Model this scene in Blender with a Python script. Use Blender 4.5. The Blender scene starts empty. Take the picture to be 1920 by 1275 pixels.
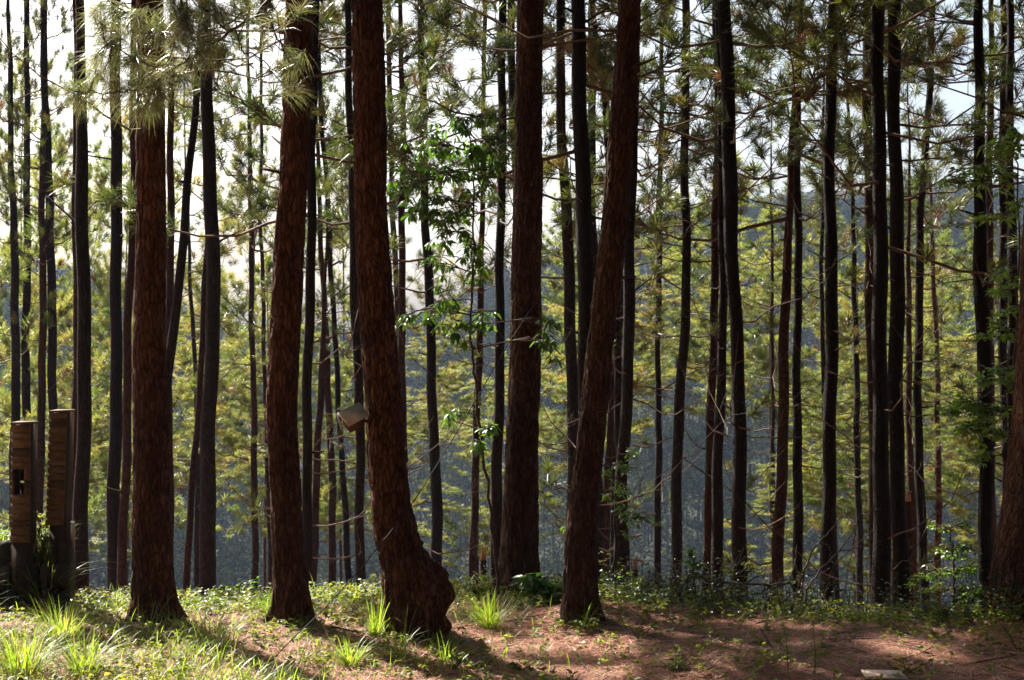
import bpy, math, random
import numpy as np
from mathutils import Vector, Matrix, noise as mnoise

SEED = 7
rng = np.random.default_rng(SEED)
random.seed(SEED)
S = bpy.context.scene
COL = S.collection
F = 50.0 / 36.0 * 1920.0          # focal length in photo pixels
ZC = 2.1                          # camera height above the plateau
CX, CY = 960.0, 637.5
SUN_EL = math.radians(42)
SUN_AZ = math.radians(-39)        # from +Y, negative is towards -X
SUND = np.array([math.sin(SUN_AZ) * math.cos(SUN_EL), math.cos(SUN_AZ) * math.cos(SUN_EL), math.sin(SUN_EL)])


def P(px, py, Y):
    return np.array([(px - CX) / F * Y, Y, ZC - (py - CY) / F * Y])


def sstep(a, b, x):
    t = np.clip((np.asarray(x, float) - a) / (b - a), 0, 1)
    return t * t * (3 - 2 * t)


def wob(x, y, s=1.0, k=0.0):
    x = np.asarray(x, float) * s
    y = np.asarray(y, float) * s
    return (np.sin(1.31 * x + 0.7 * y + 1.1 + k) * 0.5 + np.sin(-0.83 * x + 1.9 * y + 2.3 + 2 * k) * 0.3
            + np.sin(2.7 * x + 1.3 * y + 0.4 + 3 * k) * 0.2 + np.sin(2.1 * x - 3.3 * y + 4 + k) * 0.15)


# ------------------------------------------------------------------ terrain
def crest(x):
    return np.interp(x, [-8, -4, -2, 0, 1.5, 4, 8], [11.6, 11.6, 11.7, 12.0, 11.5, 11.0, 11.1])


SKY_X = [-400, 0, 200, 330, 430, 600, 750, 880, 1000, 1200, 1300, 1500, 1920, 2500]
SKY_Y = [480, 490, 520, 590, 625, 640, 615, 545, 480, 425, 395, 372, 362, 360]


def terr(x, y):
    x = np.asarray(x, float)
    y = np.asarray(y, float)
    yc = crest(x)
    d = y - yc
    sp = np.log1p(np.exp(np.clip(d * 3.0, -30, 30))) / 3.0
    sp = np.where(d * 3 > 30, d, sp)
    z = 0.05 * wob(x, y, 0.8) + 0.02 * wob(x, y, 3.1)
    z = z - 0.37 * sp
    for bx, by in ((-2.62, 10.6), (-1.6, 10.6), (-.68, 10.1), (.05, 11.6), (.5, 10.5), (4.05, 11.15)):
        z = z + 0.025 * np.exp(-((x - bx) ** 2 + (y - by) ** 2) / .16)
    # bank on the left, held by a low stone wall
    bank = sstep(-0.03, -0.14, x + 0.3125 * y) * sstep(11.08, 11.22, y) * 0.52 * (1 - sstep(12.6, 15, y))
    z = z + bank
    z = z + 0.35 * wob(x, y, 0.11) * sstep(16, 40, y)
    # valley and the hillside opposite
    floor_ = -42 + 3 * wob(x, y, 0.02)
    z = np.maximum(z, floor_)
    ppx = CX + F * x / np.maximum(y, 30)
    dd = np.hypot(x, y)
    sk = np.interp(ppx, SKY_X, SKY_Y)
    top = ZC + (CY - sk) / F * 430 - 8
    t = np.clip((y - 135) / (430 - 135), 0, 1.25)
    hill = floor_ + (top - floor_) * (t ** 0.9) + 3.5 * wob(x, y, 0.035) * sstep(0, .3, t)
    far = ZC + 14 * wob(x, y, 0.004) * 0.5 - 6
    hill = np.where(y > 520, far + (hill - far) * (1 - sstep(520, 760, y)), hill)
    return np.where(y > 135, np.maximum(z, hill), z)


# ------------------------------------------------------------------ mesh builder
class MB:
    def __init__(self):
        self.v, self.f, self.m, self.n = [], [], [], 0

    def add(self, v, faces, mat=0):
        v = np.asarray(v, float).reshape(-1, 3)
        for f in (faces if isinstance(faces, list) else [faces]):
            f = np.asarray(f, np.int64)
            if f.size == 0:
                continue
            self.f.append(f + self.n)
            self.m.append(np.full(len(f), mat, np.int32))
        self.v.append(v)
        self.n += len(v)
        return self

    def mesh(self, name, mats, smooth=True):
        V = np.concatenate(self.v)
        lt = np.concatenate([np.full(len(f), f.shape[1], np.int32) for f in self.f])
        lv = np.concatenate([f.ravel() for f in self.f]).astype(np.int32)
        ls = np.concatenate([[0], np.cumsum(lt)[:-1]]).astype(np.int32)
        me = bpy.data.meshes.new(name)
        me.vertices.add(len(V))
        me.vertices.foreach_set('co', V.astype(np.float32).ravel())
        me.loops.add(len(lv))
        me.loops.foreach_set('vertex_index', lv)
        me.polygons.add(len(lt))
        me.polygons.foreach_set('loop_start', ls)
        me.polygons.foreach_set('loop_total', lt)
        me.polygons.foreach_set('material_index', np.concatenate(self.m))
        if smooth:
            me.polygons.foreach_set('use_smooth', np.ones(len(lt), bool))
        me.update(calc_edges=True)
        me.validate()
        for m in mats:
            me.materials.append(m)
        return me


def tube(mb, pts, rad, sides=5, mat=0, cap=True):
    pts = np.asarray(pts, float)
    n = len(pts)
    rad = np.broadcast_to(np.asarray(rad, float), (n,))
    d = np.gradient(pts, axis=0)
    d /= np.linalg.norm(d, axis=1, keepdims=True) + 1e-9
    ref = np.array([0.0, 0, 1]) if abs(d.mean(axis=0)[2]) < 0.8 else np.array([0.0, 1, 0])
    a = np.cross(d, ref)
    a /= np.linalg.norm(a, axis=1, keepdims=True) + 1e-9
    b = np.cross(d, a)
    th = np.arange(sides) * 2 * np.pi / sides
    ring = pts[:, None, :] + rad[:, None, None] * (np.cos(th)[None, :, None] * a[:, None, :] + np.sin(th)[None, :, None] * b[:, None, :])
    i = np.arange(n - 1)[:, None] * sides
    j = np.arange(sides)[None, :]
    j2 = (j + 1) % sides
    q = np.stack([i + j, i + j2, i + sides + j2, i + sides + j], -1).reshape(-1, 4)
    mb.add(ring.reshape(-1, 3), q, mat)


def box(mb, lo, hi, mat=0, M=None, bev=0.0):
    x0, y0, z0 = lo
    x1, y1, z1 = hi
    v = np.array([[x, y, z] for z in (z0, z1) for y in (y0, y1) for x in (x0, x1)], float)
    if M is not None:
        v = v @ np.array(M.to_3x3()).T + np.array(M.translation)
    q = [[0, 2, 3, 1], [4, 5, 7, 6], [0, 1, 5, 4], [2, 6, 7, 3], [0, 4, 6, 2], [1, 3, 7, 5]]
    mb.add(v, np.array(q), mat)


def unit(v):
    return v / (np.linalg.norm(v, axis=-1, keepdims=True) + 1e-9)


def tufts(mb, Pt, Dt, n, length, width, mat=1, spread=(0.15, 1.25), droop=0.12, back=0.12, r=None):
    r = r or rng
    Pt = np.repeat(np.asarray(Pt, float), n, 0)
    Dt = np.repeat(unit(np.asarray(Dt, float)), n, 0)
    N = len(Pt)
    perp = unit(np.cross(Dt, r.normal(size=(N, 3))))
    ang = r.uniform(spread[0], spread[1], N)[:, None]
    d = Dt * np.cos(ang) + perp * np.sin(ang)
    L = (length * r.uniform(0.65, 1.15, N))[:, None]
    base = Pt - Dt * (r.uniform(0, back, N))[:, None]
    mid = base + d * L * 0.55 - np.array([0, 0, 1]) * L * droop * 0.3
    tip = base + d * L - np.array([0, 0, 1]) * L * droop
    w = unit(np.cross(d, r.normal(size=(N, 3)))) * (width * 0.5)
    v = np.stack([base - w * .7, base + w * .7, mid + w, mid - w, tip], 1).reshape(-1, 3)
    k = np.arange(N)[:, None] * 5
    mb.add(v, [np.concatenate([k, k + 1, k + 2, k + 3], 1), np.concatenate([k + 3, k + 2, k + 4], 1)], mat)


def leaves(mb, Pt, Dt, Nt, L, W, mat=0, fold=0.18, curl=0.15):
    Pt = np.asarray(Pt, float)
    d = unit(np.asarray(Dt, float))
    s = unit(np.cross(d, Nt))
    n = np.cross(s, d)
    L = np.broadcast_to(L, (len(Pt),))[:, None]
    W = np.broadcast_to(W, (len(Pt),))[:, None]
    b = Pt
    m1 = Pt + d * L * .35 - n * L * .0
    m2 = Pt + d * L * .7 - n * L * curl * .4
    t = Pt + d * L - n * L * curl
    l1 = m1 - s * W * .5 + n * W * fold
    r1 = m1 + s * W * .5 + n * W * fold
    l2 = m2 - s * W * .36 + n * W * fold * .7
    r2 = m2 + s * W * .36 + n * W * fold * .7
    v = np.stack([b, m1, m2, t, l1, r1, l2, r2], 1).reshape(-1, 3)
    k = np.arange(len(Pt))[:, None] * 8
    tr = lambda *a: np.concatenate([k + x for x in a], 1)
    mb.add(v, [np.concatenate([tr(0, 1, 4), tr(0, 5, 1), tr(6, 2, 3), tr(2, 7, 3)]),
               np.concatenate([tr(4, 1, 2, 6), tr(1, 5, 7, 2)])], mat)


def blades(mb, Pt, Dt, L, W, bend, mat=0, seg=4):
    """grass blades: Pt roots, Dt lean direction (unit, mostly up)"""
    N = len(Pt)
    L = np.broadcast_to(L, (N,))
    W = np.broadcast_to(W, (N,))
    bend = np.broadcast_to(bend, (N,))
    h = Dt.copy()
    h[:, 2] = 0
    h = unit(h + rng.normal(size=(N, 3)) * [.05, .05, 0])
    s = unit(np.cross(h, [0, 0, 1.0]))
    rows = []
    for i in range(seg + 1):
        t = i / seg
        c = Pt + Dt * (L * t)[:, None] + h * (bend * L * t * t)[:, None] - np.array([0, 0, 1.0]) * (bend * L * .6 * t ** 3)[:, None]
        w = (W * (1 - t) ** 0.6 * (0.6 + 0.8 * t if t < .5 else 1))[:, None] * .5
        if i < seg:
            rows += [c - s * w, c + s * w]
        else:
            rows += [c]
    m = len(rows)
    v = np.stack(rows, 1).reshape(-1, 3)
    k = np.arange(N)[:, None] * m
    q = np.concatenate([np.concatenate([k + 2 * i, k + 2 * i + 1, k + 2 * i + 3, k + 2 * i + 2], 1) for i in range(seg - 1)])
    t3 = np.concatenate([k + 2 * (seg - 1), k + 2 * (seg - 1) + 1, k + 2 * seg], 1)
    mb.add(v, [q, t3], mat)


# ------------------------------------------------------------------ materials
def newmat(name):
    m = bpy.data.materials.new(name)
    m.use_nodes = True
    nt = m.node_tree
    nt.nodes.clear()
    out = nt.nodes.new('ShaderNodeOutputMaterial')
    return m, nt, out


def N(nt, typ, **kw):
    n = nt.nodes.new(typ)
    for k, v in kw.items():
        if k.startswith('i_'):
            n.inputs[k[2:].replace('_', ' ')].default_value = v
        else:
            setattr(n, k, v)
    return n


def ramp(nt, fac, stops):
    r = nt.nodes.new('ShaderNodeValToRGB')
    e = r.color_ramp.elements
    while len(e) < len(stops):
        e.new(0.5)
    for el, (p, c) in zip(e, stops):
        el.position = p
        el.color = (*c, 1)
    nt.links.new(fac, r.inputs['Fac'])
    return r.outputs['Color']


def mapped(nt, scale, obj=True):
    tc = nt.nodes.new('ShaderNodeTexCoord')
    mp = N(nt, 'ShaderNodeMapping')
    mp.inputs['Scale'].default_value = scale
    nt.links.new(tc.outputs['Object' if obj else 'Generated'], mp.inputs['Vector'])
    return mp.outputs['Vector']


def bark_mat(name, dark, mid, light, k=1.0, bump=0.6):
    m, nt, out = newmat(name)
    L = nt.links.new
    v = mapped(nt, (30 * k, 30 * k, 9.0 * k))
    nz = N(nt, 'ShaderNodeTexNoise', i_Scale=0.6, i_Detail=3.0)
    L(v, nz.inputs['Vector'])
    add = N(nt, 'ShaderNodeMixRGB', blend_type='ADD')
    add.inputs['Fac'].default_value = 1.1
    L(v, add.inputs['Color1'])
    L(nz.outputs['Color'], add.inputs['Color2'])
    vo = N(nt, 'ShaderNodeTexVoronoi', feature='DISTANCE_TO_EDGE', i_Scale=1.0)
    L(add.outputs['Color'], vo.inputs['Vector'])
    v2 = mapped(nt, (9, 9, 3))
    n2 = N(nt, 'ShaderNodeTexNoise', i_Scale=4.0, i_Detail=8.0, i_Roughness=0.7)
    L(v2, n2.inputs['Vector'])
    n3 = N(nt, 'ShaderNodeTexNoise', i_Scale=0.35, i_Detail=3.0)
    L(v2, n3.inputs['Vector'])
    vc = N(nt, 'ShaderNodeTexVoronoi', feature='F1', i_Scale=1.0)
    L(add.outputs['Color'], vc.inputs['Vector'])
    mm = N(nt, 'ShaderNodeMath', operation='MULTIPLY_ADD')
    sep = N(nt, 'ShaderNodeSeparateColor')
    L(vc.outputs['Color'], sep.inputs['Color'])
    L(sep.outputs['Red'], mm.inputs[0])
    mm.inputs[1].default_value = 0.2
    mo = N(nt, 'ShaderNodeMath', operation='SUBTRACT')
    L(n2.outputs['Fac'], mo.inputs[0])
    mo.inputs[1].default_value = 0.09
    L(mo.outputs[0], mm.inputs[2])
    oi = N(nt, 'ShaderNodeObjectInfo')
    c = ramp(nt, mm.outputs[0], [(0.26, dark), (0.5, mid), (0.76, light)])
    crack = N(nt, 'ShaderNodeMapRange')
    crack.inputs['From Max'].default_value = 0.16
    crack.inputs['To Min'].default_value = 0.4
    L(vo.outputs['Distance'], crack.inputs['Value'])
    mu = N(nt, 'ShaderNodeMixRGB', blend_type='MULTIPLY')
    mu.inputs['Fac'].default_value = 1
    L(c, mu.inputs['Color1'])
    L(crack.outputs['Result'], mu.inputs['Color2'])
    hv = N(nt, 'ShaderNodeHueSaturation')
    mr = N(nt, 'ShaderNodeMapRange')
    mr.inputs['From Min'].default_value = 0.3
    mr.inputs['From Max'].default_value = 0.7
    mr.inputs['To Min'].default_value = 0.65
    mr.inputs['To Max'].default_value = 1.3
    L(n3.outputs['Fac'], mr.inputs['Value'])
    L(mr.outputs['Result'], hv.inputs['Value'])
    L(mu.outputs['Color'], hv.inputs['Color'])
    mh = N(nt, 'ShaderNodeMath', operation='MULTIPLY_ADD')
    L(crack.outputs['Result'], mh.inputs[0])
    mh.inputs[1].default_value = 0.7
    L(n2.outputs['Fac'], mh.inputs[2])
    bp = N(nt, 'ShaderNodeBump', i_Strength=bump, i_Distance=0.04)
    L(mh.outputs[0], bp.inputs['Height'])
    b = N(nt, 'ShaderNodeBsdfPrincipled', i_Roughness=0.9)
    b.inputs['Specular IOR Level'].default_value = 0.15
    L(hv.outputs['Color'], b.inputs['Base Color'])
    L(bp.outputs['Normal'], b.inputs['Normal'])
    L(b.outputs['BSDF'], out.inputs['Surface'])
    return m


def leaf_mat(name, stops, trans, rough=0.45, spec=0.4, scale=1.5, tmix=0.5):
    """thin leaf: diffuse + gloss on the faces, light passing through"""
    m, nt, out = newmat(name)
    L = nt.links.new
    v = mapped(nt, (1, 1, 1))
    nz = N(nt, 'ShaderNodeTexNoise', i_Scale=scale, i_Detail=3.0)
    L(v, nz.inputs['Vector'])
    oi = N(nt, 'ShaderNodeObjectInfo')
    ma = N(nt, 'ShaderNodeMath', operation='MULTIPLY_ADD')
    L(oi.outputs['Random'], ma.inputs[0])
    ma.inputs[1].default_value = 0.16
    L(nz.outputs['Fac'], ma.inputs[2])
    c = ramp(nt, ma.outputs[0], stops)
    b = N(nt, 'ShaderNodeBsdfPrincipled', i_Roughness=rough)
    b.inputs['Specular IOR Level'].default_value = spec
    L(c, b.inputs['Base Color'])
    tr = N(nt, 'ShaderNodeBsdfTranslucent')
    mu = N(nt, 'ShaderNodeMixRGB', blend_type='MULTIPLY')
    mu.inputs['Fac'].default_value = 1
    mu.inputs['Color2'].default_value = (*trans, 1)
    L(c, mu.inputs['Color1'])
    L(mu.outputs['Color'], tr.inputs['Color'])
    mx = N(nt, 'ShaderNodeMixShader')
    mx.inputs['Fac'].default_value = tmix
    L(b.outputs['BSDF'], mx.inputs[1])
    L(tr.outputs['BSDF'], mx.inputs[2])
    L(mx.outputs['Shader'], out.inputs['Surface'])
    return m


def plain_mat(name, stops, scale=(8, 8, 8), rough=0.8, spec=0.2, bump=0.3, detail=6.0):
    m, nt, out = newmat(name)
    L = nt.links.new
    v = mapped(nt, scale)
    nz = N(nt, 'ShaderNodeTexNoise', i_Scale=1.0, i_Detail=detail, i_Roughness=0.65)
    L(v, nz.inputs['Vector'])
    c = ramp(nt, nz.outputs['Fac'], stops)
    b = N(nt, 'ShaderNodeBsdfPrincipled', i_Roughness=rough)
    b.inputs['Specular IOR Level'].default_value = spec
    L(c, b.inputs['Base Color'])
    bp = N(nt, 'ShaderNodeBump', i_Strength=bump, i_Distance=0.01)
    L(nz.outputs['Fac'], bp.inputs['Height'])
    L(bp.outputs['Normal'], b.inputs['Normal'])
    L(b.outputs['BSDF'], out.inputs['Surface'])
    return m


def ground_mat():
    m, nt, out = newmat('pine_litter_soil')
    L = nt.links.new
    v = mapped(nt, (1, 1, 1))
    n1 = N(nt, 'ShaderNodeTexNoise', i_Scale=1.3, i_Detail=5.0)
    n2 = N(nt, 'ShaderNodeTexNoise', i_Scale=42.0, i_Detail=8.0, i_Roughness=0.75)
    n3 = N(nt, 'ShaderNodeTexNoise', i_Scale=9.0, i_Detail=6.0, i_Roughness=0.7)
    for n in (n1, n2, n3):
        L(v, n.inputs['Vector'])
    a = ramp(nt, n2.outputs['Fac'], [(0.3, (0.085, 0.03, 0.018)), (0.5, (0.27, 0.105, 0.066)), (0.7, (0.44, 0.225, 0.155))])
    g = ramp(nt, n2.outputs['Fac'], [(0.3, (0.035, 0.04, 0.012)), (0.6, (0.12, 0.12, 0.04)), (0.8, (0.24, 0.2, 0.09))])
    f = ramp(nt, n3.outputs['Fac'], [(0.47, (0, 0, 0)), (0.6, (1, 1, 1))])
    mx = N(nt, 'ShaderNodeMixRGB')
    L(f, mx.inputs['Fac'])
    L(a, mx.inputs['Color1'])
    L(g, mx.inputs['Color2'])
    sx = N(nt, 'ShaderNodeSeparateXYZ')
    L(v, sx.inputs['Vector'])
    fr = N(nt, 'ShaderNodeMapRange')
    fr.inputs['From Min'].default_value = 16
    fr.inputs['From Max'].default_value = 60
    L(sx.outputs['Y'], fr.inputs['Value'])
    fl = ramp(nt, n3.outputs['Fac'], [(0.3, (0.006, 0.008, 0.004)), (0.7, (0.014, 0.016, 0.008))])   # shrubby floor of the valley
    mx2 = N(nt, 'ShaderNodeMixRGB')
    L(fr.outputs['Result'], mx2.inputs['Fac'])
    L(mx.outputs['Color'], mx2.inputs['Color1'])
    L(fl, mx2.inputs['Color2'])
    b = N(nt, 'ShaderNodeBsdfPrincipled', i_Roughness=0.92)
    b.inputs['Specular IOR Level'].default_value = 0.15
    L(mx2.outputs['Color'], b.inputs['Base Color'])
    bp = N(nt, 'ShaderNodeBump', i_Strength=0.7, i_Distance=0.03)
    L(n2.outputs['Fac'], bp.inputs['Height'])
    L(bp.outputs['Normal'], b.inputs['Normal'])
    L(b.outputs['BSDF'], out.inputs['Surface'])
    return m


BARK = {
    'red': bark_mat('reddish_brown_bark', (0.028, 0.010, 0.004), (0.088, 0.034, 0.015), (0.17, 0.078, 0.04), 1.0, 0.9),
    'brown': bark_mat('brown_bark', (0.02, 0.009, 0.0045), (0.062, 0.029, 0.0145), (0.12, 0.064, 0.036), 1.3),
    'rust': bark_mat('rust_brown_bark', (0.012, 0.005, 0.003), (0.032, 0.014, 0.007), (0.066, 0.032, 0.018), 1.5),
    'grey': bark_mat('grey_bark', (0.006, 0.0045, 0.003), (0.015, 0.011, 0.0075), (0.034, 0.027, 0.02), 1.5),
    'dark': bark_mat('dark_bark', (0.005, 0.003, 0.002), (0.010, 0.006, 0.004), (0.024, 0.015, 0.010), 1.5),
}
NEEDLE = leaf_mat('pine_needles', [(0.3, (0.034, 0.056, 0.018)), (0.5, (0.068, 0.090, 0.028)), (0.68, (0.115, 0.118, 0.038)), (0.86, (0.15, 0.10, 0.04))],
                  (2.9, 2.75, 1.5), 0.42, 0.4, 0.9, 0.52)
NEEDLE_SHADED = leaf_mat('shade_darkened_pine_needles', [(0.3, (0.018, 0.031, 0.009)), (0.5, (0.036, 0.052, 0.014)), (0.68, (0.065, 0.068, 0.02)), (0.84, (0.10, 0.06, 0.025))],  # needle colours darkened to stand in for the crowns' self-shading
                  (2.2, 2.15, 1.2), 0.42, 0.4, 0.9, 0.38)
NEEDLE_NEAR = leaf_mat('near_pine_needles', [(0.3, (0.06, 0.08, 0.03)), (0.5, (0.11, 0.125, 0.05)), (0.72, (0.18, 0.165, 0.085))],
                       (1.6, 1.6, 1.2), 0.32, 0.7, 5.0, 0.45)
NEEDLE_DEAD = leaf_mat('dead_pine_needles', [(0.3, (0.10, 0.04, 0.022)), (0.7, (0.2, 0.09, 0.05))], (1.3, 1.2, 1.1), 0.6, 0.3, 2.0, 0.3)
TWIG = plain_mat('twig_bark', [(0.3, (0.035, 0.022, 0.014)), (0.7, (0.11, 0.065, 0.042))], (12, 12, 12))
BROADLEAF = leaf_mat('broad_leaves', [(0.3, (0.02, 0.045, 0.012)), (0.55, (0.04, 0.08, 0.018)), (0.75, (0.07, 0.11, 0.02)), (0.88, (0.2, 0.15, 0.03))],
                     (2.7, 3.0, 1.1), 0.32, 0.5, 6.0, 0.5)
DARKLEAF = leaf_mat('dark_brush_leaves', [(0.3, (0.012, 0.022, 0.008)), (0.6, (0.026, 0.042, 0.012)), (0.85, (0.05, 0.055, 0.018))],
                    (1.8, 2.0, 1.0), 0.4, 0.35, 6.0, 0.35)
ROUNDLEAF = leaf_mat('shrub_leaves', [(0.3, (0.04, 0.075, 0.018)), (0.6, (0.075, 0.12, 0.025)), (0.85, (0.12, 0.15, 0.03))],
                     (2.6, 3.0, 1.0), 0.3, 0.55, 6.0, 0.5)
COVER = leaf_mat('ground_cover_leaves', [(0.25, (0.05, 0.08, 0.016)), (0.5, (0.10, 0.13, 0.024)), (0.72, (0.17, 0.16, 0.035)), (0.9, (0.2, 0.12, 0.05))],
                 (2.0, 2.0, 0.9), 0.55, 0.25, 4.0, 0.5)
GRASS = leaf_mat('grass_blades', [(0.3, (0.065, 0.11, 0.016)), (0.6, (0.12, 0.165, 0.025)), (0.85, (0.18, 0.18, 0.045))],
                 (2.6, 2.8, 1.0), 0.4, 0.45, 5.0, 0.5)
LITTER = plain_mat('fallen_needles', [(0.3, (0.16, 0.056, 0.034)), (0.5, (0.31, 0.118, 0.074)), (0.72, (0.46, 0.235, 0.16))], (5, 5, 5), 0.6, 0.3, 0.0)
LITTER_PALE = plain_mat('pale_fallen_needles', [(0.3, (0.38, 0.22, 0.14)), (0.7, (0.58, 0.41, 0.3))], (5, 5, 5), 0.5, 0.4, 0.0)
LITTER_DARK = plain_mat('dark_fallen_needles', [(0.3, (0.05, 0.022, 0.014)), (0.7, (0.12, 0.055, 0.035))], (5, 5, 5), 0.7, 0.2, 0.0)
GRASS_DRY = leaf_mat('dry_grass_blades', [(0.3, (0.16, 0.13, 0.04)), (0.7, (0.3, 0.24, 0.11))], (1.6, 1.6, 1.0), 0.5, 0.3, 5.0, 0.45)
DRYLEAF = plain_mat('dry_leaf', [(0.3, (0.25, 0.18, 0.12)), (0.7, (0.5, 0.42, 0.33))], (9, 9, 9), 0.6, 0.3, 0.0)
FOREST = leaf_mat('far_tree_foliage', [(0.3, (0.009, 0.015, 0.008)), (0.5, (0.022, 0.031, 0.015)), (0.68, (0.055, 0.062, 0.032))],
                  (1.3, 1.3, 1.1), 0.9, 0.0, 0.09, 0.16)
FARBARK = plain_mat('far_tree_bark', [(0.3, (0.05, 0.045, 0.04)), (0.7, (0.11, 0.1, 0.09))], (.3, .3, .1), 0.9)
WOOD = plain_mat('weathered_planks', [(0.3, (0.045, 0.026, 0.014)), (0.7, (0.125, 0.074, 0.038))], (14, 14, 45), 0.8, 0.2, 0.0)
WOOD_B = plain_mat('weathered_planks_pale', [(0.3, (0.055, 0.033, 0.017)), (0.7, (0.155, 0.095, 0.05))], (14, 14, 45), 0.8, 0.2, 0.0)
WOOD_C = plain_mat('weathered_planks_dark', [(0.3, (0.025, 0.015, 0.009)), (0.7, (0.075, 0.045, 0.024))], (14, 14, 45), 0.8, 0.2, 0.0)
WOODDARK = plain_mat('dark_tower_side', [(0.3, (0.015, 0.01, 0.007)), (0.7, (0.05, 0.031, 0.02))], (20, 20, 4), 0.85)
HOUSEROOF = plain_mat('grey_weathered_board', [(0.3, (0.28, 0.25, 0.18)), (0.55, (0.46, 0.42, 0.33)), (0.75, (0.62, 0.57, 0.47))], (10, 10, 10), 0.8, 0.2, 0.4)
HOUSEBODY = plain_mat('reddish_box_wood', [(0.3, (0.04, 0.02, 0.013)), (0.7, (0.13, 0.06, 0.038))], (8, 8, 25), 0.8)
STONE = plain_mat('dark_wall_stone', [(0.3, (0.012, 0.009, 0.006)), (0.6, (0.035, 0.026, 0.019)), (0.8, (0.07, 0.055, 0.04))], (7, 7, 7), 0.9, 0.2, 0.6)
CRATE = plain_mat('pinkish_board', [(0.3, (0.4, 0.27, 0.21)), (0.7, (0.62, 0.47, 0.39))], (30, 4, 4), 0.7, 0.3, 0.3)
ROPEM = plain_mat('dark_cord', [(0.3, (0.012, 0.010, 0.009)), (0.7, (0.035, 0.03, 0.026))], (30, 30, 30), 0.8)
CUT = plain_mat('torn_orange_wood', [(0.3, (0.2, 0.08, 0.03)), (0.7, (0.4, 0.2, 0.09))], (14, 14, 40), 0.8)
SOIL = ground_mat()


# ------------------------------------------------------------------ object helpers
def link(name, me, parent=None, loc=(0, 0, 0)):
    o = bpy.data.objects.new(name, me)
    COL.objects.link(o)
    o.location = tuple(loc)
    if parent is not None:
        o.parent = parent
    return o


def tag(o, label=None, cat=None, group=None, kind=None):
    if label:
        o['label'] = label
    if cat:
        o['category'] = cat
    if group:
        o['group'] = group
    if kind:
        o['kind'] = kind
    return o


def empty(name, loc, label, cat, group=None):
    o = link(name, None, None, loc)
    o.empty_display_size = 0.2
    return tag(o, label, cat, group)


# ------------------------------------------------------------------ pine crowns (shared meshes)
def make_limb(mb, p0, az, up, L, r0, r, n_need, nl, nw, sparse, dead_frac=0.04, bare=False, side_n=None, rich=1.0):
    n = 7
    t = np.linspace(0, 1, n)
    h = np.array([math.cos(az), math.sin(az), 0])
    side = np.array([-h[1], h[0], 0])
    bow = r.uniform(-0.25, 0.25)
    kink = r.normal(0, 0.02 * L, (n, 3))
    kink[0] = 0
    pts = p0 + h * (L * t * math.cos(up))[:, None] + np.array([0, 0, 1]) * (L * (math.sin(up) * t + 0.22 * t ** 2.2 - 0.10 * np.sin(t * 3.1)))[:, None] \
        + side * (bow * L * t * t)[:, None] + kink
    tube(mb, pts, r0 * (1 - 0.82 * t), 4, 0)
    TP, TD = [], []
    k = side_n if side_n is not None else int(r.integers(5, 9) * max(.5, L / 2.0) * rich)
    for s in range(k + 1):
        u = 1.0 if s == k else r.uniform(0.35, 0.97)
        i = min(int(u * (n - 1)), n - 2)
        b = pts[i] + (pts[i + 1] - pts[i]) * (u * (n - 1) - i)
        d = unit(pts[i + 1] - pts[i])
        sg = 1 if s % 2 else -1
        if s == k:
            dd, l = d, 0.18
        else:
            dd = unit(d * r.uniform(0.4, 1) + side * sg * r.uniform(0.4, 1.1) + np.array([0, 0, r.uniform(-0.25, 0.6)]))
            l = L * r.uniform(0.14, 0.36) * (1.15 - 0.6 * u)
        e = b + dd * l
        m = b + dd * l * .5 + r.normal(0, 0.04 * l, 3) - np.array([0, 0, .06 * l])
        q = np.array([b, m, e + np.array([0, 0, .1 * l])])
        tube(mb, q, np.array([.3, .22, .14]) * r0 * (0.9 if L > .8 else 1.2), 3, 0)
        if bare and r.random() < 0.75:
            continue
        if r.random() < sparse:
            continue
        nt_ = 1 if l < .3 else (2 if l < .55 else 3)
        for w in range(nt_):
            f = 1 - w * 0.33
            TP.append(b + (q[2] - b) * f + r.normal(0, 0.02, 3))
            TD.append(unit(dd + np.array([0, 0, 0.35]) + r.normal(0, 0.25, 3)))
    return TP, TD


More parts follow.
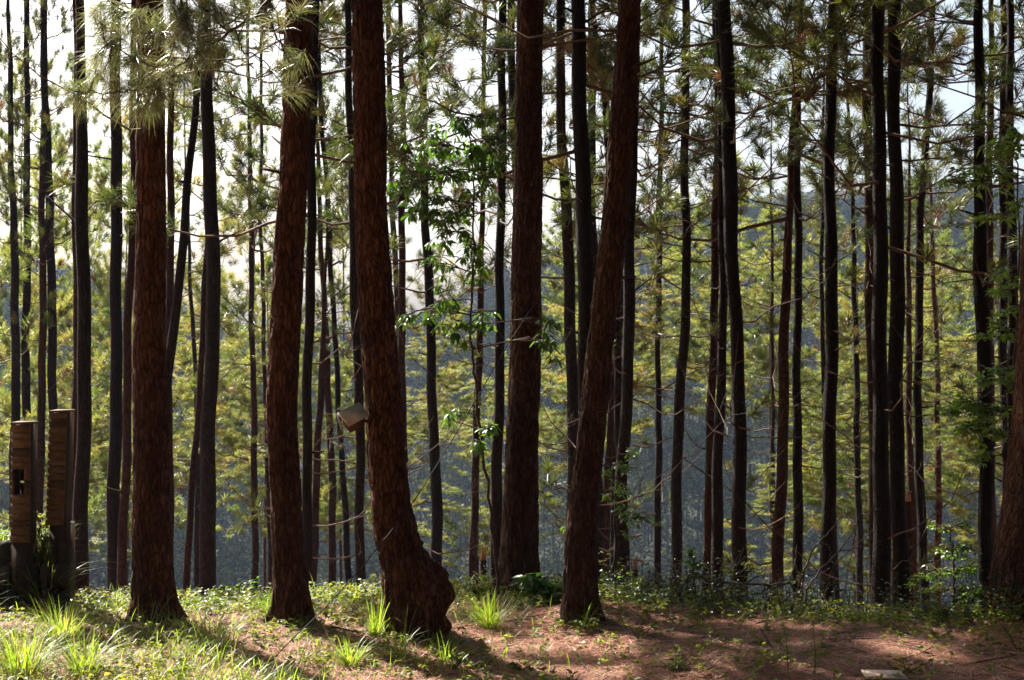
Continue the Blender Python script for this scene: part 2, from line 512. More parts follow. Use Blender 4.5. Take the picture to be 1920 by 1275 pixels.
def crown_mesh(name, seed, H=8.0, R=2.3, whorl=0.5, n_need=34, nl=0.2, nw=0.0065, sparse=0.12, deadlow=6, keep=1.0, rich=1.0, thin=1.0, needle=None, per=(2, 5), tilt=9):
    r = np.random.default_rng(seed)
    mb = MB()
    TP, TD = [], []
    z = 0.0
    az = r.uniform(0, 6.28)
    while z < H:
        f = z / H
        prof = (0.75 + 0.25 * math.sin(min(f * 3, 1.57))) * (1 - f) ** 0.75 + 0.12
        for j in range(int(r.integers(*per))):
            if r.random() > keep:
                continue
            az += 2.0 + r.normal(0, .5)
            L = R * prof * r.uniform(0.6, 1.15)
            up = math.radians(8 + 42 * f + r.normal(0, tilt))
            a, b = make_limb(mb, np.array([0, 0, z + r.uniform(-.1, .1)]), az, up, max(L, .35), (0.012 + 0.016 * L / 2) * thin, r, n_need, nl, nw, sparse, rich=rich)
            TP += a
            TD += b
        z += whorl * r.uniform(0.8, 1.2)
    TP.append(np.array([0, 0, H + .2]))
    TD.append(np.array([0, 0, 1.0]))
    for j in range(deadlow):
        az += 2.2 + r.normal(0, .7)
        a, b = make_limb(mb, np.array([0, 0, -r.uniform(0.2, 3.6)]), az, math.radians(r.uniform(-5, 35)), R * r.uniform(.3, .8), 0.010, r, n_need, nl, nw, .75, bare=True)
        TP += a
        TD += b
    TP = np.array(TP)
    TD = np.array(TD)
    dead = r.random(len(TP)) < 0.02
    tufts(mb, TP[~dead], TD[~dead], n_need, nl, nw, 1, r=r)
    tufts(mb, TP[dead], TD[dead], n_need, nl, nw, 2, r=r)
    return mb.mesh(name, [TWIG, needle or NEEDLE, NEEDLE_DEAD])


CROWN = [crown_mesh('crown_mesh', 100 + i, H=7.6 + .5 * (i % 3), R=2.0 + .22 * (i % 4), n_need=54, nw=0.008, needle=NEEDLE_SHADED, keep=.5, thin=.62, rich=1.35, nl=.21,
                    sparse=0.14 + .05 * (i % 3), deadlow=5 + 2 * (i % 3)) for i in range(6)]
DENSE = [crown_mesh('dense_crown_mesh', 200 + i, H=8.0, R=2.8, whorl=0.4, n_need=46, nl=.22, nw=0.011, needle=NEEDLE_SHADED, thin=.6, rich=1.9,
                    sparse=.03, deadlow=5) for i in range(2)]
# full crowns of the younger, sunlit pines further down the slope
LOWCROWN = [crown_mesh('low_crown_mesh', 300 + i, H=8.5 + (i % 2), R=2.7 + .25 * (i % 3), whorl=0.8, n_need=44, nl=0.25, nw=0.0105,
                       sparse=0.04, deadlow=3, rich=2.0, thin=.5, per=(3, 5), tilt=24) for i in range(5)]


# ------------------------------------------------------------------ trunks
def trunk_mesh(base, C, R, sides, mat, amp, crack, seed, ell=1.0, zg=None):
    """C centres (world), R radii, resampled already; returns mesh local to base"""
    th = np.arange(sides) * 2 * np.pi / sides
    n = len(C)
    mb = MB()
    ring = np.zeros((n, sides, 3))
    ca, sa = np.cos(th), np.sin(th)
    ph = seed * 1.7
    for i in range(n):
        z = C[i][2]
        rr = R[i] * (1 + amp * (np.sin(2 * th + 0.9 * z + ph) * .4 + np.sin(3 * th - 1.7 * z + 2 * ph) * .35 + np.sin(5 * th + 4.1 * z + ph) * .3
                                + np.sin(7 * th - 9 * z + 3 * ph) * .2))
        if zg is not None and z < zg + 1.2:
            rr = rr * (1 + .42 * math.exp(-max(z - zg, 0) / .11) * np.clip(.25 + np.sin(4 * th + seed) * .6 + np.sin(3 * th + 2.2 * seed) * .4, 0, 1.2))
        if crack and z < 5.5:
            for j in range(sides):
                q = Vector((ca[j] * R[i] * 25, sa[j] * R[i] * 25, z * 5.0 + seed * 11))
                q += mnoise.noise_vector(q * 0.35) * 0.9
                d = mnoise.voronoi(q)[0]
                e = min((d[1] - d[0]) / 0.30, 1)
                fine = mnoise.noise(Vector((ca[j] * R[i] * 60, sa[j] * R[i] * 60, z * 22 + seed)))
                rr[j] += crack * (e * e * (3 - 2 * e) - 1.0) + crack * .22 * fine
        ring[i, :, 0] = C[i][0] + rr * ca
        ring[i, :, 1] = C[i][1] + rr * sa * ell
        ring[i, :, 2] = z
    i = np.arange(n - 1)[:, None] * sides
    j = np.arange(sides)[None, :]
    j2 = (j + 1) % sides
    q = np.stack([i + j, i + j2, i + sides + j2, i + sides + j], -1).reshape(-1, 4)
    mb.add(ring.reshape(-1, 3) - np.asarray(base), q, 0)
    top = ring[-1].mean(0) - np.asarray(base)
    mb.add(np.vstack([ring[-1] - np.asarray(base), top[None]]), np.stack([np.arange(sides), (np.arange(sides) + 1) % sides, np.full(sides, sides)], 1), 0)
    return mb


def build_pine(name, pts, Y, kind, label, group, above=9.0, crown_len=None, big=False, cz=None, seed=0, amp=0.05, ztop=None):
    r = np.random.default_rng(1000 + seed)
    pts = sorted(pts, key=lambda p: -p[1])            # bottom first
    W = [np.append(P(px, py, Y), w * Y / F / 2) for px, py, w in pts]
    # foot: down into the ground, slightly flared
    b = W[0]
    x0 = b[0]
    zg = float(terr(x0, Y))
    slope = (W[1][0] - W[0][0]) / max(W[1][2] - W[0][2], .2)
    slope = max(-.12, min(.12, slope))
    foot = []
    if zg < b[2] - 0.05:
        xf = b[0] + slope * (zg - b[2]) * .6
        zg = float(terr(xf, Y))
        foot = [np.array([xf, Y, zg - 0.35, b[3] * 1.28]), np.array([xf + (b[0] - xf) * .3, Y, zg + (b[2] - zg) * .3, b[3] * 1.06])]
    else:
        foot = [np.array([b[0], Y, zg - 0.3, b[3] * 1.2])]
        W = [w for w in W if w[2] > zg + .05]
    W = foot + W
    t0, t1 = W[-2], W[-1]
    s = (t1[0] - t0[0]) / max(t1[2] - t0[2], .2)
    s = max(-.12, min(.12, s))
    zt = ztop if ztop is not None else t1[2] + above
    for f in (.3, .65, 1.0):
        z = t1[2] + (zt - t1[2]) * f
        W.append(np.array([t1[0] + s * (z - t1[2]) * (1 - .35 * f), Y, z, max(t1[3] * (1 - .9 * f), .012)]))
    W = np.array(W)
    base = np.array([W[0][0], Y, float(terr(W[0][0], Y))])
    # resample
    zs = []
    z = W[0][2]
    vis = ZC + CY / F * Y + .4
    while z < W[-1][2]:
        zs.append(z)
        z += (0.035 if big else 0.13) if z < vis else 0.5
    zs.append(W[-1][2])
    zs = np.array(zs)
    ww = 0.012 if not big else 0.006
    X = np.interp(zs, W[:, 2], W[:, 0])
    # smooth the kinks
    if len(X) > 9:
        k = 9 if not big else 13
        Xp = np.pad(X, k // 2, mode='edge')
        X = np.convolve(Xp, np.ones(k) / k, 'valid')
    X = X + ww * np.sin(zs * 1.9 + seed) + ww * .6 * np.sin(zs * 4.3 + 2 * seed)
    Yv = Y + ww * 2 * np.sin(zs * 1.3 + 3 * seed)
    R = np.interp(zs, W[:, 2], W[:, 3])
    C = np.stack([X, np.broadcast_to(Yv, X.shape), zs], 1)
    root = empty(name, base, label, 'pine tree', group)
    mb = trunk_mesh(base, C, R, 84 if big else 18, 0, amp, 0.012 if big else 0, seed, zg=base[2] if big else None)
    # short broken stubs on the bole
    for i in range(r.integers(1, 5) if not big else 2):
        z = r.uniform(base[2] + 2.5, min(vis, zt - 3))
        k = int(np.argmin(abs(zs - z)))
        az = r.uniform(0, 6.28)
        d = np.array([math.cos(az), math.sin(az), r.uniform(0, .7)])
        l = r.uniform(.1, .45)
        tube(mb, np.array([C[k] + d * R[k] * .6, C[k] + d * (R[k] + l * .5), C[k] + d * (R[k] + l)]) - base, [.016, .012, .006], 4, 0)
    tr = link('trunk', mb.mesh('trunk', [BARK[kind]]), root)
    # crown
    cl = crown_len or min(8.5, (zt - base[2]) * .5)
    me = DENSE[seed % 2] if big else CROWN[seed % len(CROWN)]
    if cz is not None and 180 < pts[0][0] < 620:
        me = DENSE[seed % 2]
    zc = cz if cz is not None else zt - cl + (0 if big else .7)
    k = int(np.argmin(abs(zs - zc)))
    if seed - 1 in SLIM:
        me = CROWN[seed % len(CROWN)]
    cr = link('crown', me, root, C[k] - base)
    lean = math.atan(s * .8)
    sc = cl / 8.0
    fat = sc if sc < 1.12 else 1.12 + (sc - 1.12) * .3
    wide = 1.45 if big else .55 if pts[0][0] < 200 else 1.2 if (cz is not None and 180 < pts[0][0] < 620) else 1.0
    cr.rotation_euler = (0, lean, r.uniform(0, 6.28)) if abs(lean) < .02 else (0, lean, 0)
    wide = SLIM.get(seed - 1, wide)
    cr.scale = (fat * r.uniform(.9, 1.1) * wide, fat * r.uniform(.9, 1.1) * wide, sc)
    return root


SLIM = {11: .5, 14: .85}     # narrow-crowned pines: the sun gets past them to the middle of the clearing


def depth_for(w):
    return F * (0.115 + 0.0027 * w) / w


NEAR = 'thick pines at the edge of the clearing'
ROW = 'slender pines along the slope edge'
# each: kind, depth (None = from thickness), label, points (px, py, width)
TREES = [
    # thick ones
    ('red', 10.6, 'thick reddish-brown pine whose upper trunk is hidden by hanging needle sprays', [(281, 0, 50), (281, 200, 54), (282, 425, 57), (282, 600, 62), (284, 800, 69), (285, 950, 73), (285, 1050, 76), (288, 1120, 80), (292, 1165, 84)], 'B'),
    ('red', 10.6, 'thick reddish-brown pine leaning right, carrying the long drooping green branch', [(564, 0, 52), (555, 200, 55), (547, 400, 55), (540, 460, 58), (533, 640, 60), (530, 800, 60), (534, 900, 60), (540, 1050, 62), (548, 1120, 70), (553, 1165, 80)], 'B'),
    ('brown', 11.6, 'thick straight brown pine behind the big-leaved dark plant', [(994, 0, 50), (993, 200, 52), (989, 400, 55), (985, 560, 58), (981, 800, 62), (979, 900, 65), (975, 1000, 72), (972, 1070, 80), (970, 1125, 90)], 'B'),
    ('brown', 10.5, 'thick brown pine leaning strongly to the right near the middle', [(1180, 0, 45), (1171, 200, 49), (1155, 400, 52), (1143, 490, 52), (1126, 640, 51), (1107, 820, 53), (1098, 930, 56), (1092, 1000, 60), (1089, 1100, 66), (1086, 1165, 76)], 'B'),
    ('red', 11.15, 'massive leaning pine cut by the right edge, with a sunlit flaking foot', [(2010, 0, 120), (1995, 300, 130), (1980, 600, 136), (1965, 800, 138), (1953, 900, 136), (1945, 980, 140), (1938, 1080, 154), (1938, 1135, 164)], 'B'),
    # slender ones, left to right
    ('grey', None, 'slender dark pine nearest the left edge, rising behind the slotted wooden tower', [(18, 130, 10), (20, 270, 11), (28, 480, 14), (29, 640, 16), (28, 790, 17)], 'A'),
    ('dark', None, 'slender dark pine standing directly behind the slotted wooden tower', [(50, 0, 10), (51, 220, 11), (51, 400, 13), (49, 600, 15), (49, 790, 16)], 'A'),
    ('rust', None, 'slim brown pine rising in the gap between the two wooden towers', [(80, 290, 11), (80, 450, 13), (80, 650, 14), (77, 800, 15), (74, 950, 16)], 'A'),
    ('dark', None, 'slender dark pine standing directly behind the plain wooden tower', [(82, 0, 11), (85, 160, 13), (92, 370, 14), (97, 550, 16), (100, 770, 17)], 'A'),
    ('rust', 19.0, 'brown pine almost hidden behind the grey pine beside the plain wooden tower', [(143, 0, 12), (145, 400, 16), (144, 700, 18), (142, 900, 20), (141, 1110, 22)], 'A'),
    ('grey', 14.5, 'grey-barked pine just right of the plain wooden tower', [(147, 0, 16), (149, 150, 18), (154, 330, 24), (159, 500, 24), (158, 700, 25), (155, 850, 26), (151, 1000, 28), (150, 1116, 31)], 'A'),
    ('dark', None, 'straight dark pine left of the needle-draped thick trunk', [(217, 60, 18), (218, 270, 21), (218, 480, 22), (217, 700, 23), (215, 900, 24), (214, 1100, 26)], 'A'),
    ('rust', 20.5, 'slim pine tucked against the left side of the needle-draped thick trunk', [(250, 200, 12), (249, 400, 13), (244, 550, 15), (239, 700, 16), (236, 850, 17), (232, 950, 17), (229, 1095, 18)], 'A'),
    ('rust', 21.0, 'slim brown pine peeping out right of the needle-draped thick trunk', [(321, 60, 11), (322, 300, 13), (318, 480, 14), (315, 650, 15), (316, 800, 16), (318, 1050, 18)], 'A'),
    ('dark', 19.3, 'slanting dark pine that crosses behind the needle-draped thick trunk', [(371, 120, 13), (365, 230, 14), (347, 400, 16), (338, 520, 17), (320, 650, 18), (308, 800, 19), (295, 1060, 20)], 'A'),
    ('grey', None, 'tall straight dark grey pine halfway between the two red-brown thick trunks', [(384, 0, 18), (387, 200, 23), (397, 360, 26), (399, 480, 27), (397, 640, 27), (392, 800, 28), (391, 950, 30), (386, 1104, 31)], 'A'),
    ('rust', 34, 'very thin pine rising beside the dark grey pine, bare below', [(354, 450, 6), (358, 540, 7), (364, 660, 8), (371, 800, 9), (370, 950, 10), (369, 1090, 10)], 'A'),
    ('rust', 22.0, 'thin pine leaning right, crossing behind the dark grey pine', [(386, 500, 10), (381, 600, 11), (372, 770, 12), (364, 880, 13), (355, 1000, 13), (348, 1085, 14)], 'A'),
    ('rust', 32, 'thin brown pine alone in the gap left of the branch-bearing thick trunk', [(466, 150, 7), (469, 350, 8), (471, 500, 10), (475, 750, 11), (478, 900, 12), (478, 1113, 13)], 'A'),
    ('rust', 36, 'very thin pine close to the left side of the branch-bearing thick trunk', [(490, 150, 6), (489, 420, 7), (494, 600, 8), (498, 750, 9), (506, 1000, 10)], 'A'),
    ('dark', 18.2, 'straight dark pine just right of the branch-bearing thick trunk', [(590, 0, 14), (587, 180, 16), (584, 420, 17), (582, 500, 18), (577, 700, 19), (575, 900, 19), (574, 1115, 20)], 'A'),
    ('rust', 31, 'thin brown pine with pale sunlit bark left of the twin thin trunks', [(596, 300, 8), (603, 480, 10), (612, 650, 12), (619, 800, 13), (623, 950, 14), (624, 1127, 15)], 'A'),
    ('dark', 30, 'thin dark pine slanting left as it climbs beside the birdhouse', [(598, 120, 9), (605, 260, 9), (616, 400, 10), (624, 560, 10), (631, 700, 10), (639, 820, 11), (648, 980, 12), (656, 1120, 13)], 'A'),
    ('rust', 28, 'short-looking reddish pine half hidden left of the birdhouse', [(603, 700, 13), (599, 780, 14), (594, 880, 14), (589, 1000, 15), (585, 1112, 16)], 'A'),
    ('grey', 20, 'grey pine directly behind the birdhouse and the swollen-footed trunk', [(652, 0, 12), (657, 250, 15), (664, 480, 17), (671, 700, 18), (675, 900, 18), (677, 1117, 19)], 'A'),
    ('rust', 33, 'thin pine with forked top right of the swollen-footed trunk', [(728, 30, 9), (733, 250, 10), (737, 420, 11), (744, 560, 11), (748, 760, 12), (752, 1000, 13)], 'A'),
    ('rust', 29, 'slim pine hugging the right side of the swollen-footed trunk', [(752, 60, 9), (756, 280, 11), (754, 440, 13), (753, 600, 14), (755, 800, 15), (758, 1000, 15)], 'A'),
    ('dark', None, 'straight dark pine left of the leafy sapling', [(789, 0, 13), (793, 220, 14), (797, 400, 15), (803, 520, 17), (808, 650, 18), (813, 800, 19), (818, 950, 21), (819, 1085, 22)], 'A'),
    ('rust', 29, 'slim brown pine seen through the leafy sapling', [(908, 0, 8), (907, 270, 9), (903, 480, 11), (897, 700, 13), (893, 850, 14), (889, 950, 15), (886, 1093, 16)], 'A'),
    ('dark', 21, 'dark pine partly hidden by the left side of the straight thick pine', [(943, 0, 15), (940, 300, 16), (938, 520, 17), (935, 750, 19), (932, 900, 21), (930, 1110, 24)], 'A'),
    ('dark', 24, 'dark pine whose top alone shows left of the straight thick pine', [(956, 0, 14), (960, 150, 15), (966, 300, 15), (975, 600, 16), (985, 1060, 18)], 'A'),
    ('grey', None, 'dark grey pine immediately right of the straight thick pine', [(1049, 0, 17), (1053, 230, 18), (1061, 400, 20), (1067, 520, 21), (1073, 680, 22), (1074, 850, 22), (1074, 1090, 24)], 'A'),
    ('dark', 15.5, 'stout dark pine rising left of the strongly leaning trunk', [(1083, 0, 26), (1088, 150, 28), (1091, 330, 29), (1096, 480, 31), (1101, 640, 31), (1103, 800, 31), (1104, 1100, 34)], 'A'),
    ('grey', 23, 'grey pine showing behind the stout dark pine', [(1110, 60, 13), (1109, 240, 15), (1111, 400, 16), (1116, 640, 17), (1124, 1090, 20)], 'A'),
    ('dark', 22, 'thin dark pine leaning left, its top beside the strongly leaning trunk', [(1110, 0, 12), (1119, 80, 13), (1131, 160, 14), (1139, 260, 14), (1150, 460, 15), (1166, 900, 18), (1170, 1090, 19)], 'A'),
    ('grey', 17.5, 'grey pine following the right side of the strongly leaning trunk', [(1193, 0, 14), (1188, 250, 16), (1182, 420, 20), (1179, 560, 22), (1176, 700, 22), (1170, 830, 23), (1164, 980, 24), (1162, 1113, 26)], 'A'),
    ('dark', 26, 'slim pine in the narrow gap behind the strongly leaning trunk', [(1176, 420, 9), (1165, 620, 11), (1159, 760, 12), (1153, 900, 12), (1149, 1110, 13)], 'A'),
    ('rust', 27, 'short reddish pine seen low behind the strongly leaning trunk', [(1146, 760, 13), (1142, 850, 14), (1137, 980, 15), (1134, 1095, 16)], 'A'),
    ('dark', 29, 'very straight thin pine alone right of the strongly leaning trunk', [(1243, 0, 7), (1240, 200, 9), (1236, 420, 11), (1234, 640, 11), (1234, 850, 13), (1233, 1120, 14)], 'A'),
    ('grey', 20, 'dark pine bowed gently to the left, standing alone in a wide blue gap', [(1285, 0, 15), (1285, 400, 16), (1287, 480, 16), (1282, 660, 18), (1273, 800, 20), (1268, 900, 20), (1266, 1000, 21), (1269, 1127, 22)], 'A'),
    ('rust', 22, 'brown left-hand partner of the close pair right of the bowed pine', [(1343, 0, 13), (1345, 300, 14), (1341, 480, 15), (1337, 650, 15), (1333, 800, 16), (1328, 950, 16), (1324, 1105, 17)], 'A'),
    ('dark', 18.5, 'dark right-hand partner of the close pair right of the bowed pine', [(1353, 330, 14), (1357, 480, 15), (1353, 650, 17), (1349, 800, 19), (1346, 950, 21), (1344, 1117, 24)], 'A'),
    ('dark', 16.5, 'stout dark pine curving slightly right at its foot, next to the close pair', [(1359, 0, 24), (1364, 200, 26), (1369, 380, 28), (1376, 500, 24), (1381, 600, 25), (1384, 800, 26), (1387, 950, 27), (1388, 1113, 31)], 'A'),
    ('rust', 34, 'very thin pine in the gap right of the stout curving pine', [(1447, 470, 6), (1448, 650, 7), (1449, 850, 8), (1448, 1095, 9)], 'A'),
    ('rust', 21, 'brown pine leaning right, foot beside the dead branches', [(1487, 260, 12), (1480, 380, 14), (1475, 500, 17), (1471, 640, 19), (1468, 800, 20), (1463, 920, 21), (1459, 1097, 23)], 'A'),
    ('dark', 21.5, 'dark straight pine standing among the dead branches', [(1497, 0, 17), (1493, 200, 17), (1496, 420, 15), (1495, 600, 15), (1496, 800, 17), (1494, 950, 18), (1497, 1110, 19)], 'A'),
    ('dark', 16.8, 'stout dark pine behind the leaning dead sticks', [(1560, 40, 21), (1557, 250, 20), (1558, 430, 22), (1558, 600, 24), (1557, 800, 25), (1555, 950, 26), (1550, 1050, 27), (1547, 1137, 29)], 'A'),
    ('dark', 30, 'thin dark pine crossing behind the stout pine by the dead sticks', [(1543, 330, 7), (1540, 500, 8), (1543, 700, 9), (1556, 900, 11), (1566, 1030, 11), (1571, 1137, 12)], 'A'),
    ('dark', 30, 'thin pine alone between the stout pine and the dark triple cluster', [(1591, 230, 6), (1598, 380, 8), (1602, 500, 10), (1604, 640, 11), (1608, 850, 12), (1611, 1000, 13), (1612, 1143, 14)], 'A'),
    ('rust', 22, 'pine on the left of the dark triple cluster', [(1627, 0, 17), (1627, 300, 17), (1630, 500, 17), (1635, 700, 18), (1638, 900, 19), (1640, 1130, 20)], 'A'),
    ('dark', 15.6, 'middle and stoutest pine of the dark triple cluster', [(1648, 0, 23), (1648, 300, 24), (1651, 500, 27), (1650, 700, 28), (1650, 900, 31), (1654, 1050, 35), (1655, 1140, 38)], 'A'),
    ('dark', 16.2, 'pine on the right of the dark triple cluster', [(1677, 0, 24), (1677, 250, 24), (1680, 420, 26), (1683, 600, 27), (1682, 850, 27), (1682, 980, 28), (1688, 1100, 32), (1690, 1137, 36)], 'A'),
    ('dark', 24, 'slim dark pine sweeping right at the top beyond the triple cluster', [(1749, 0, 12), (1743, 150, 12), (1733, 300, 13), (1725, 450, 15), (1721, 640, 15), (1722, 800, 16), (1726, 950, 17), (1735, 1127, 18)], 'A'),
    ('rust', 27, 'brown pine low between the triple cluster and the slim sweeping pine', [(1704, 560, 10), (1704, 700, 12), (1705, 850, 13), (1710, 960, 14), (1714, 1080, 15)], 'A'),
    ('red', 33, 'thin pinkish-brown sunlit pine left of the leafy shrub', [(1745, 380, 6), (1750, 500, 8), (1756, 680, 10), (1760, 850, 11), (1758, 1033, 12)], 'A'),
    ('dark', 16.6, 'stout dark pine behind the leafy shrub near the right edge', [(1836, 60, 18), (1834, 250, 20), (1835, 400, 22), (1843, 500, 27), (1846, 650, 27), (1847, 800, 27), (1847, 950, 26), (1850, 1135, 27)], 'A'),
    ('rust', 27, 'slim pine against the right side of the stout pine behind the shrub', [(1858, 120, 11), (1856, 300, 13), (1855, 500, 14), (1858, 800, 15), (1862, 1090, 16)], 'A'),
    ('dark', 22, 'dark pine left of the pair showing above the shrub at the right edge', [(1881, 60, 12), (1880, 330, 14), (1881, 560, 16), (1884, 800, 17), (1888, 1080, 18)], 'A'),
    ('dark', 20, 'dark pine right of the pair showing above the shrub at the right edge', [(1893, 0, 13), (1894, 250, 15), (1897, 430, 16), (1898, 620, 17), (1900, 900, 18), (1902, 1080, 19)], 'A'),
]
roots = {}
for i, (kind, Y, label, pts, cls) in enumerate(TREES):
    if cls == 'B':
        o = build_pine('pine_tree', pts, Y, kind, label, NEAR, above=12, crown_len=9, big=True, seed=i + 1, amp=0.035)
        roots[i] = o
    else:
        wmid = np.median([p[2] for p in pts])
        Yd = Y or depth_for(wmid)
        ztop = ZC + CY / F * Yd + random.uniform(1.2, 5.0) - max(0, Yd - 24) * .12
        topy = min(p[1] for p in pts)
        if topy > 650:
            ztop = P(0, topy, Yd)[2] + 3.5
        elif topy > 300:
            ztop = P(0, topy, Yd)[2] + 4.5
        zb = float(terr(P(pts[0][0], 0, Yd)[0], Yd))
        cl = min(8.8, (ztop - zb) * random.uniform(.42, .55))
        cz = None
        if pts[0][0] < 560 and topy < 300 and Yd < 27:
            cz = ZC + CY / F * Yd + random.uniform(2.6, 4.2)
            cl = random.uniform(5, 6.5) + (1.5 if pts[0][0] > 180 else 0)
            ztop = cz + cl
        if topy < 300 and pts[0][0] > 200:
            extra = random.uniform(2.5, 5)
            cl += extra
            ztop += extra
        build_pine('pine_tree', pts, Yd, kind, label, ROW, crown_len=cl, seed=i + 1, ztop=ztop, cz=cz)

# ---- the swollen-footed pine with the birdhouse
Y3 = 10.1
EDGE = [(0, 657, 718), (100, 660, 722), (250, 663, 725), (400, 665, 726), (480, 668, 733), (600, 673, 740), (700, 680, 748), (800, 686, 757), (900, 691, 765),
        (950, 695, 772), (1000, 700, 785), (1030, 705, 797), (1048, 708, 812), (1062, 711, 826), (1078, 714, 838), (1100, 716, 847), (1130, 719, 846), (1160, 721, 841), (1190, 721, 845), (1215, 719, 850), (1240, 716, 856)]
W = []
for py, l, r_ in reversed(EDGE):
    c = P((l + r_) / 2, py, Y3)
    W.append([c[0], c[2], (r_ - l) / 2 * Y3 / F])
W = np.array(W)
zt = W[-1, 1]
W = np.vstack([W, [[W[-1, 0] - .12, zt + 4, .1], [W[-1, 0] - .2, zt + 9, .07], [W[-1, 0] - .25, zt + 14, .015]]])
zs = np.concatenate([np.arange(W[0, 1], 4.7, 0.03), np.arange(4.7, W[-1, 1], .4)])
C3 = np.stack([np.interp(zs, W[:, 1], W[:, 0]), np.full(len(zs), Y3), zs], 1)
R3 = np.interp(zs, W[:, 1], W[:, 2])
base3 = np.array([C3[0, 0], Y3, 0.0])
b3 = empty('pine_tree', base3, 'thick dark red-brown pine with a swollen foot and a birdhouse on its side', 'pine tree', NEAR)
mb = trunk_mesh(base3, C3, R3, 96, 0, 0.03, 0.015, 77)
v = mb.v[0].reshape(len(zs), 96, 3)
for i in range(len(zs)):          # flatten the broad foot front to back, roughen the burl
    f = min(1.0, (0.135 + 0.09 * max(0, 1 - zs[i] / 1.2)) / R3[i])
    v[i, :, 1] *= f
    if zs[i] < 0.95:
        for j in range(96):
            p = Vector(v[i, j]) * 9
            g = mnoise.fractal(p, 0.9, 2.1, 4) * 0.03 * min(1, (0.95 - zs[i]) * 4)
            right = max(0, math.cos(j / 96 * 2 * math.pi))
            v[i, j, 0] += g * (0.4 + right)
            v[i, j, 1] += g * .5
mb.v[0] = v.reshape(-1, 3)
link('trunk', mb.mesh('trunk', [BARK['red']]), b3)
k = int(np.argmin(abs(zs - (zt + 6))))
cr = link('crown', DENSE[0], b3, C3[k] - base3)
cr.scale = (1.4, 1.4, 1.1)

# ---- drooping branch of the second thick pine, hanging in front
b2 = roots[1]
bl = np.array(b2.location)
mb, nb = MB(), MB()
limb = [P(566, -110, 10.55), P(535, -40, 10.3), P(505, 0, 10.05), P(470, 38, 9.9), P(430, 60, 9.75), P(385, 92, 9.65), P(330, 125, 9.55), P(285, 160, 9.5), P(262, 178, 9.45)]
limb2 = [P(440, 55, 9.8), P(455, 92, 9.7), P(482, 108, 9.65), P(505, 122, 9.6), P(528, 158, 9.55), P(548, 170, 9.5)]
limb3 = [P(385, 92, 9.65), P(340, 80, 9.6), P(290, 50, 9.55), P(235, 20, 9.5), P(190, 0, 9.5)]
limb4 = [P(330, 125, 9.55), P(280, 122, 9.5), P(230, 100, 9.45), P(195, 80, 9.4)]
limb5 = [P(285, 160, 9.5), P(240, 172, 9.45), P(195, 175, 9.4), P(155, 170, 9.35)]
limb6 = [P(505, 0, 10.05), P(510, 40, 9.9), P(520, 85, 9.8), P(540, 105, 9.7)]
limb7 = [P(430, 60, 9.75), P(400, 30, 9.6), P(360, 5, 9.5), P(310, -25, 9.4)]
LIMBS = [(limb, .016), (limb2, .007), (limb3, .008), (limb4, .008), (limb5, .008), (limb6, .006), (limb7, .008)]
allp = []
for lp, r0 in LIMBS:
    lp = np.array(lp)
    n = len(lp)
    tt = np.linspace(0, n - 1, n * 4)
    q = np.stack([np.interp(tt, np.arange(n), lp[:, k]) for k in range(3)], 1) + rng.normal(0, .008, (n * 4, 3))
    q[0] = lp[0]
    tube(mb, q - bl, r0 * np.linspace(1, .35, len(q)), 6, 0)
    allp.append(q[2:])
allp = np.vstack(allp)
TC = [(190, 10), (225, 70), (200, 85), (165, 160), (148, 185), (215, 150), (250, 110), (272, 125), (290, 172), (283, 192), (300, 60), (350, 35), (357, 62), (338, 50), (260, 30), (190, 60),
      (235, 170), (310, 130), (380, 100), (330, 90), (400, 70), (300, 150), (556, 168), (553, 160), (555, 112), (540, 95), (520, 28), (568, 12), (470, 15), (490, 50), (450, 95), (230, 25), (280, 60),
      (320, 15), (180, 130), (205, 118), (340, 140), (360, 120), (255, 190), (175, 30), (420, 20), (440, 5), (370, 20), (505, 130), (535, 130), (240, 60), (210, 180)]
TP, TD = [], []
for (x, y) in TC:
    for rep in range(3 if y < 200 and 240 < x < 450 else 2 if x < 430 else 1):
        c = P(x + rng.normal(0, 13) * (rep > 0), y + rng.normal(0, 11) * (rep > 0), 9.5 + rng.uniform(-.22, .22) + (0.15 if x > 430 else 0))
        a = allp[np.argmin(np.linalg.norm(allp - c, axis=1))]
        d = unit(c - a + np.array([-.05, -.03, -.01]) + rng.normal(0, .05, 3))
        m = (a + c) / 2 - np.array([0, 0, .02]) + rng.normal(0, .008, 3)
        tube(mb, np.array([a, m, c]) - bl, [.005, .004, .0035], 4, 0)
        TP.append(c - bl)
        TD.append(d)
TP, TD = np.array(TP), np.array(TD)
tufts(nb, TP, TD, 78, 0.19, 0.0028, 0, spread=(0.08, 1.2), droop=0.34, back=.13)
br = link('branch', mb.mesh('branch', [TWIG]), b2)
link('needles', nb.mesh('needles', [NEEDLE_NEAR]), br)

# ------------------------------------------------------------------ young sunlit pines further down the slope
LAND = [(-400, 'left edge'), (38, 'slotted tower'), (106, 'plain tower'), (150, 'grey-barked pine'), (218, 'straight dark pine'), (285, 'needle-draped trunk'),
        (395, 'tall grey pine'), (476, 'lone brown pine'), (533, 'branch-bearing trunk'), (660, 'birdhouse'), (705, 'swollen-footed trunk'), (810, 'dark sapling-side pine'),
        (890, 'leafy sapling'), (982, 'straight thick trunk'), (1072, 'grey neighbour pine'), (1110, 'leaning thick trunk'), (1170, 'grey leaning pine'),
        (1234, 'straight thin pine'), (1275, 'bowed pine'), (1340, 'close pair'), (1385, 'stout curving pine'), (1466, 'right-leaning brown pine'),
        (1557, 'dead-stick pine'), (1608, 'lone thin pine'), (1660, 'triple cluster'), (1730, 'sweeping slim pine'), (1848, 'stout shrub-side pine'), (2400, 'right edge')]
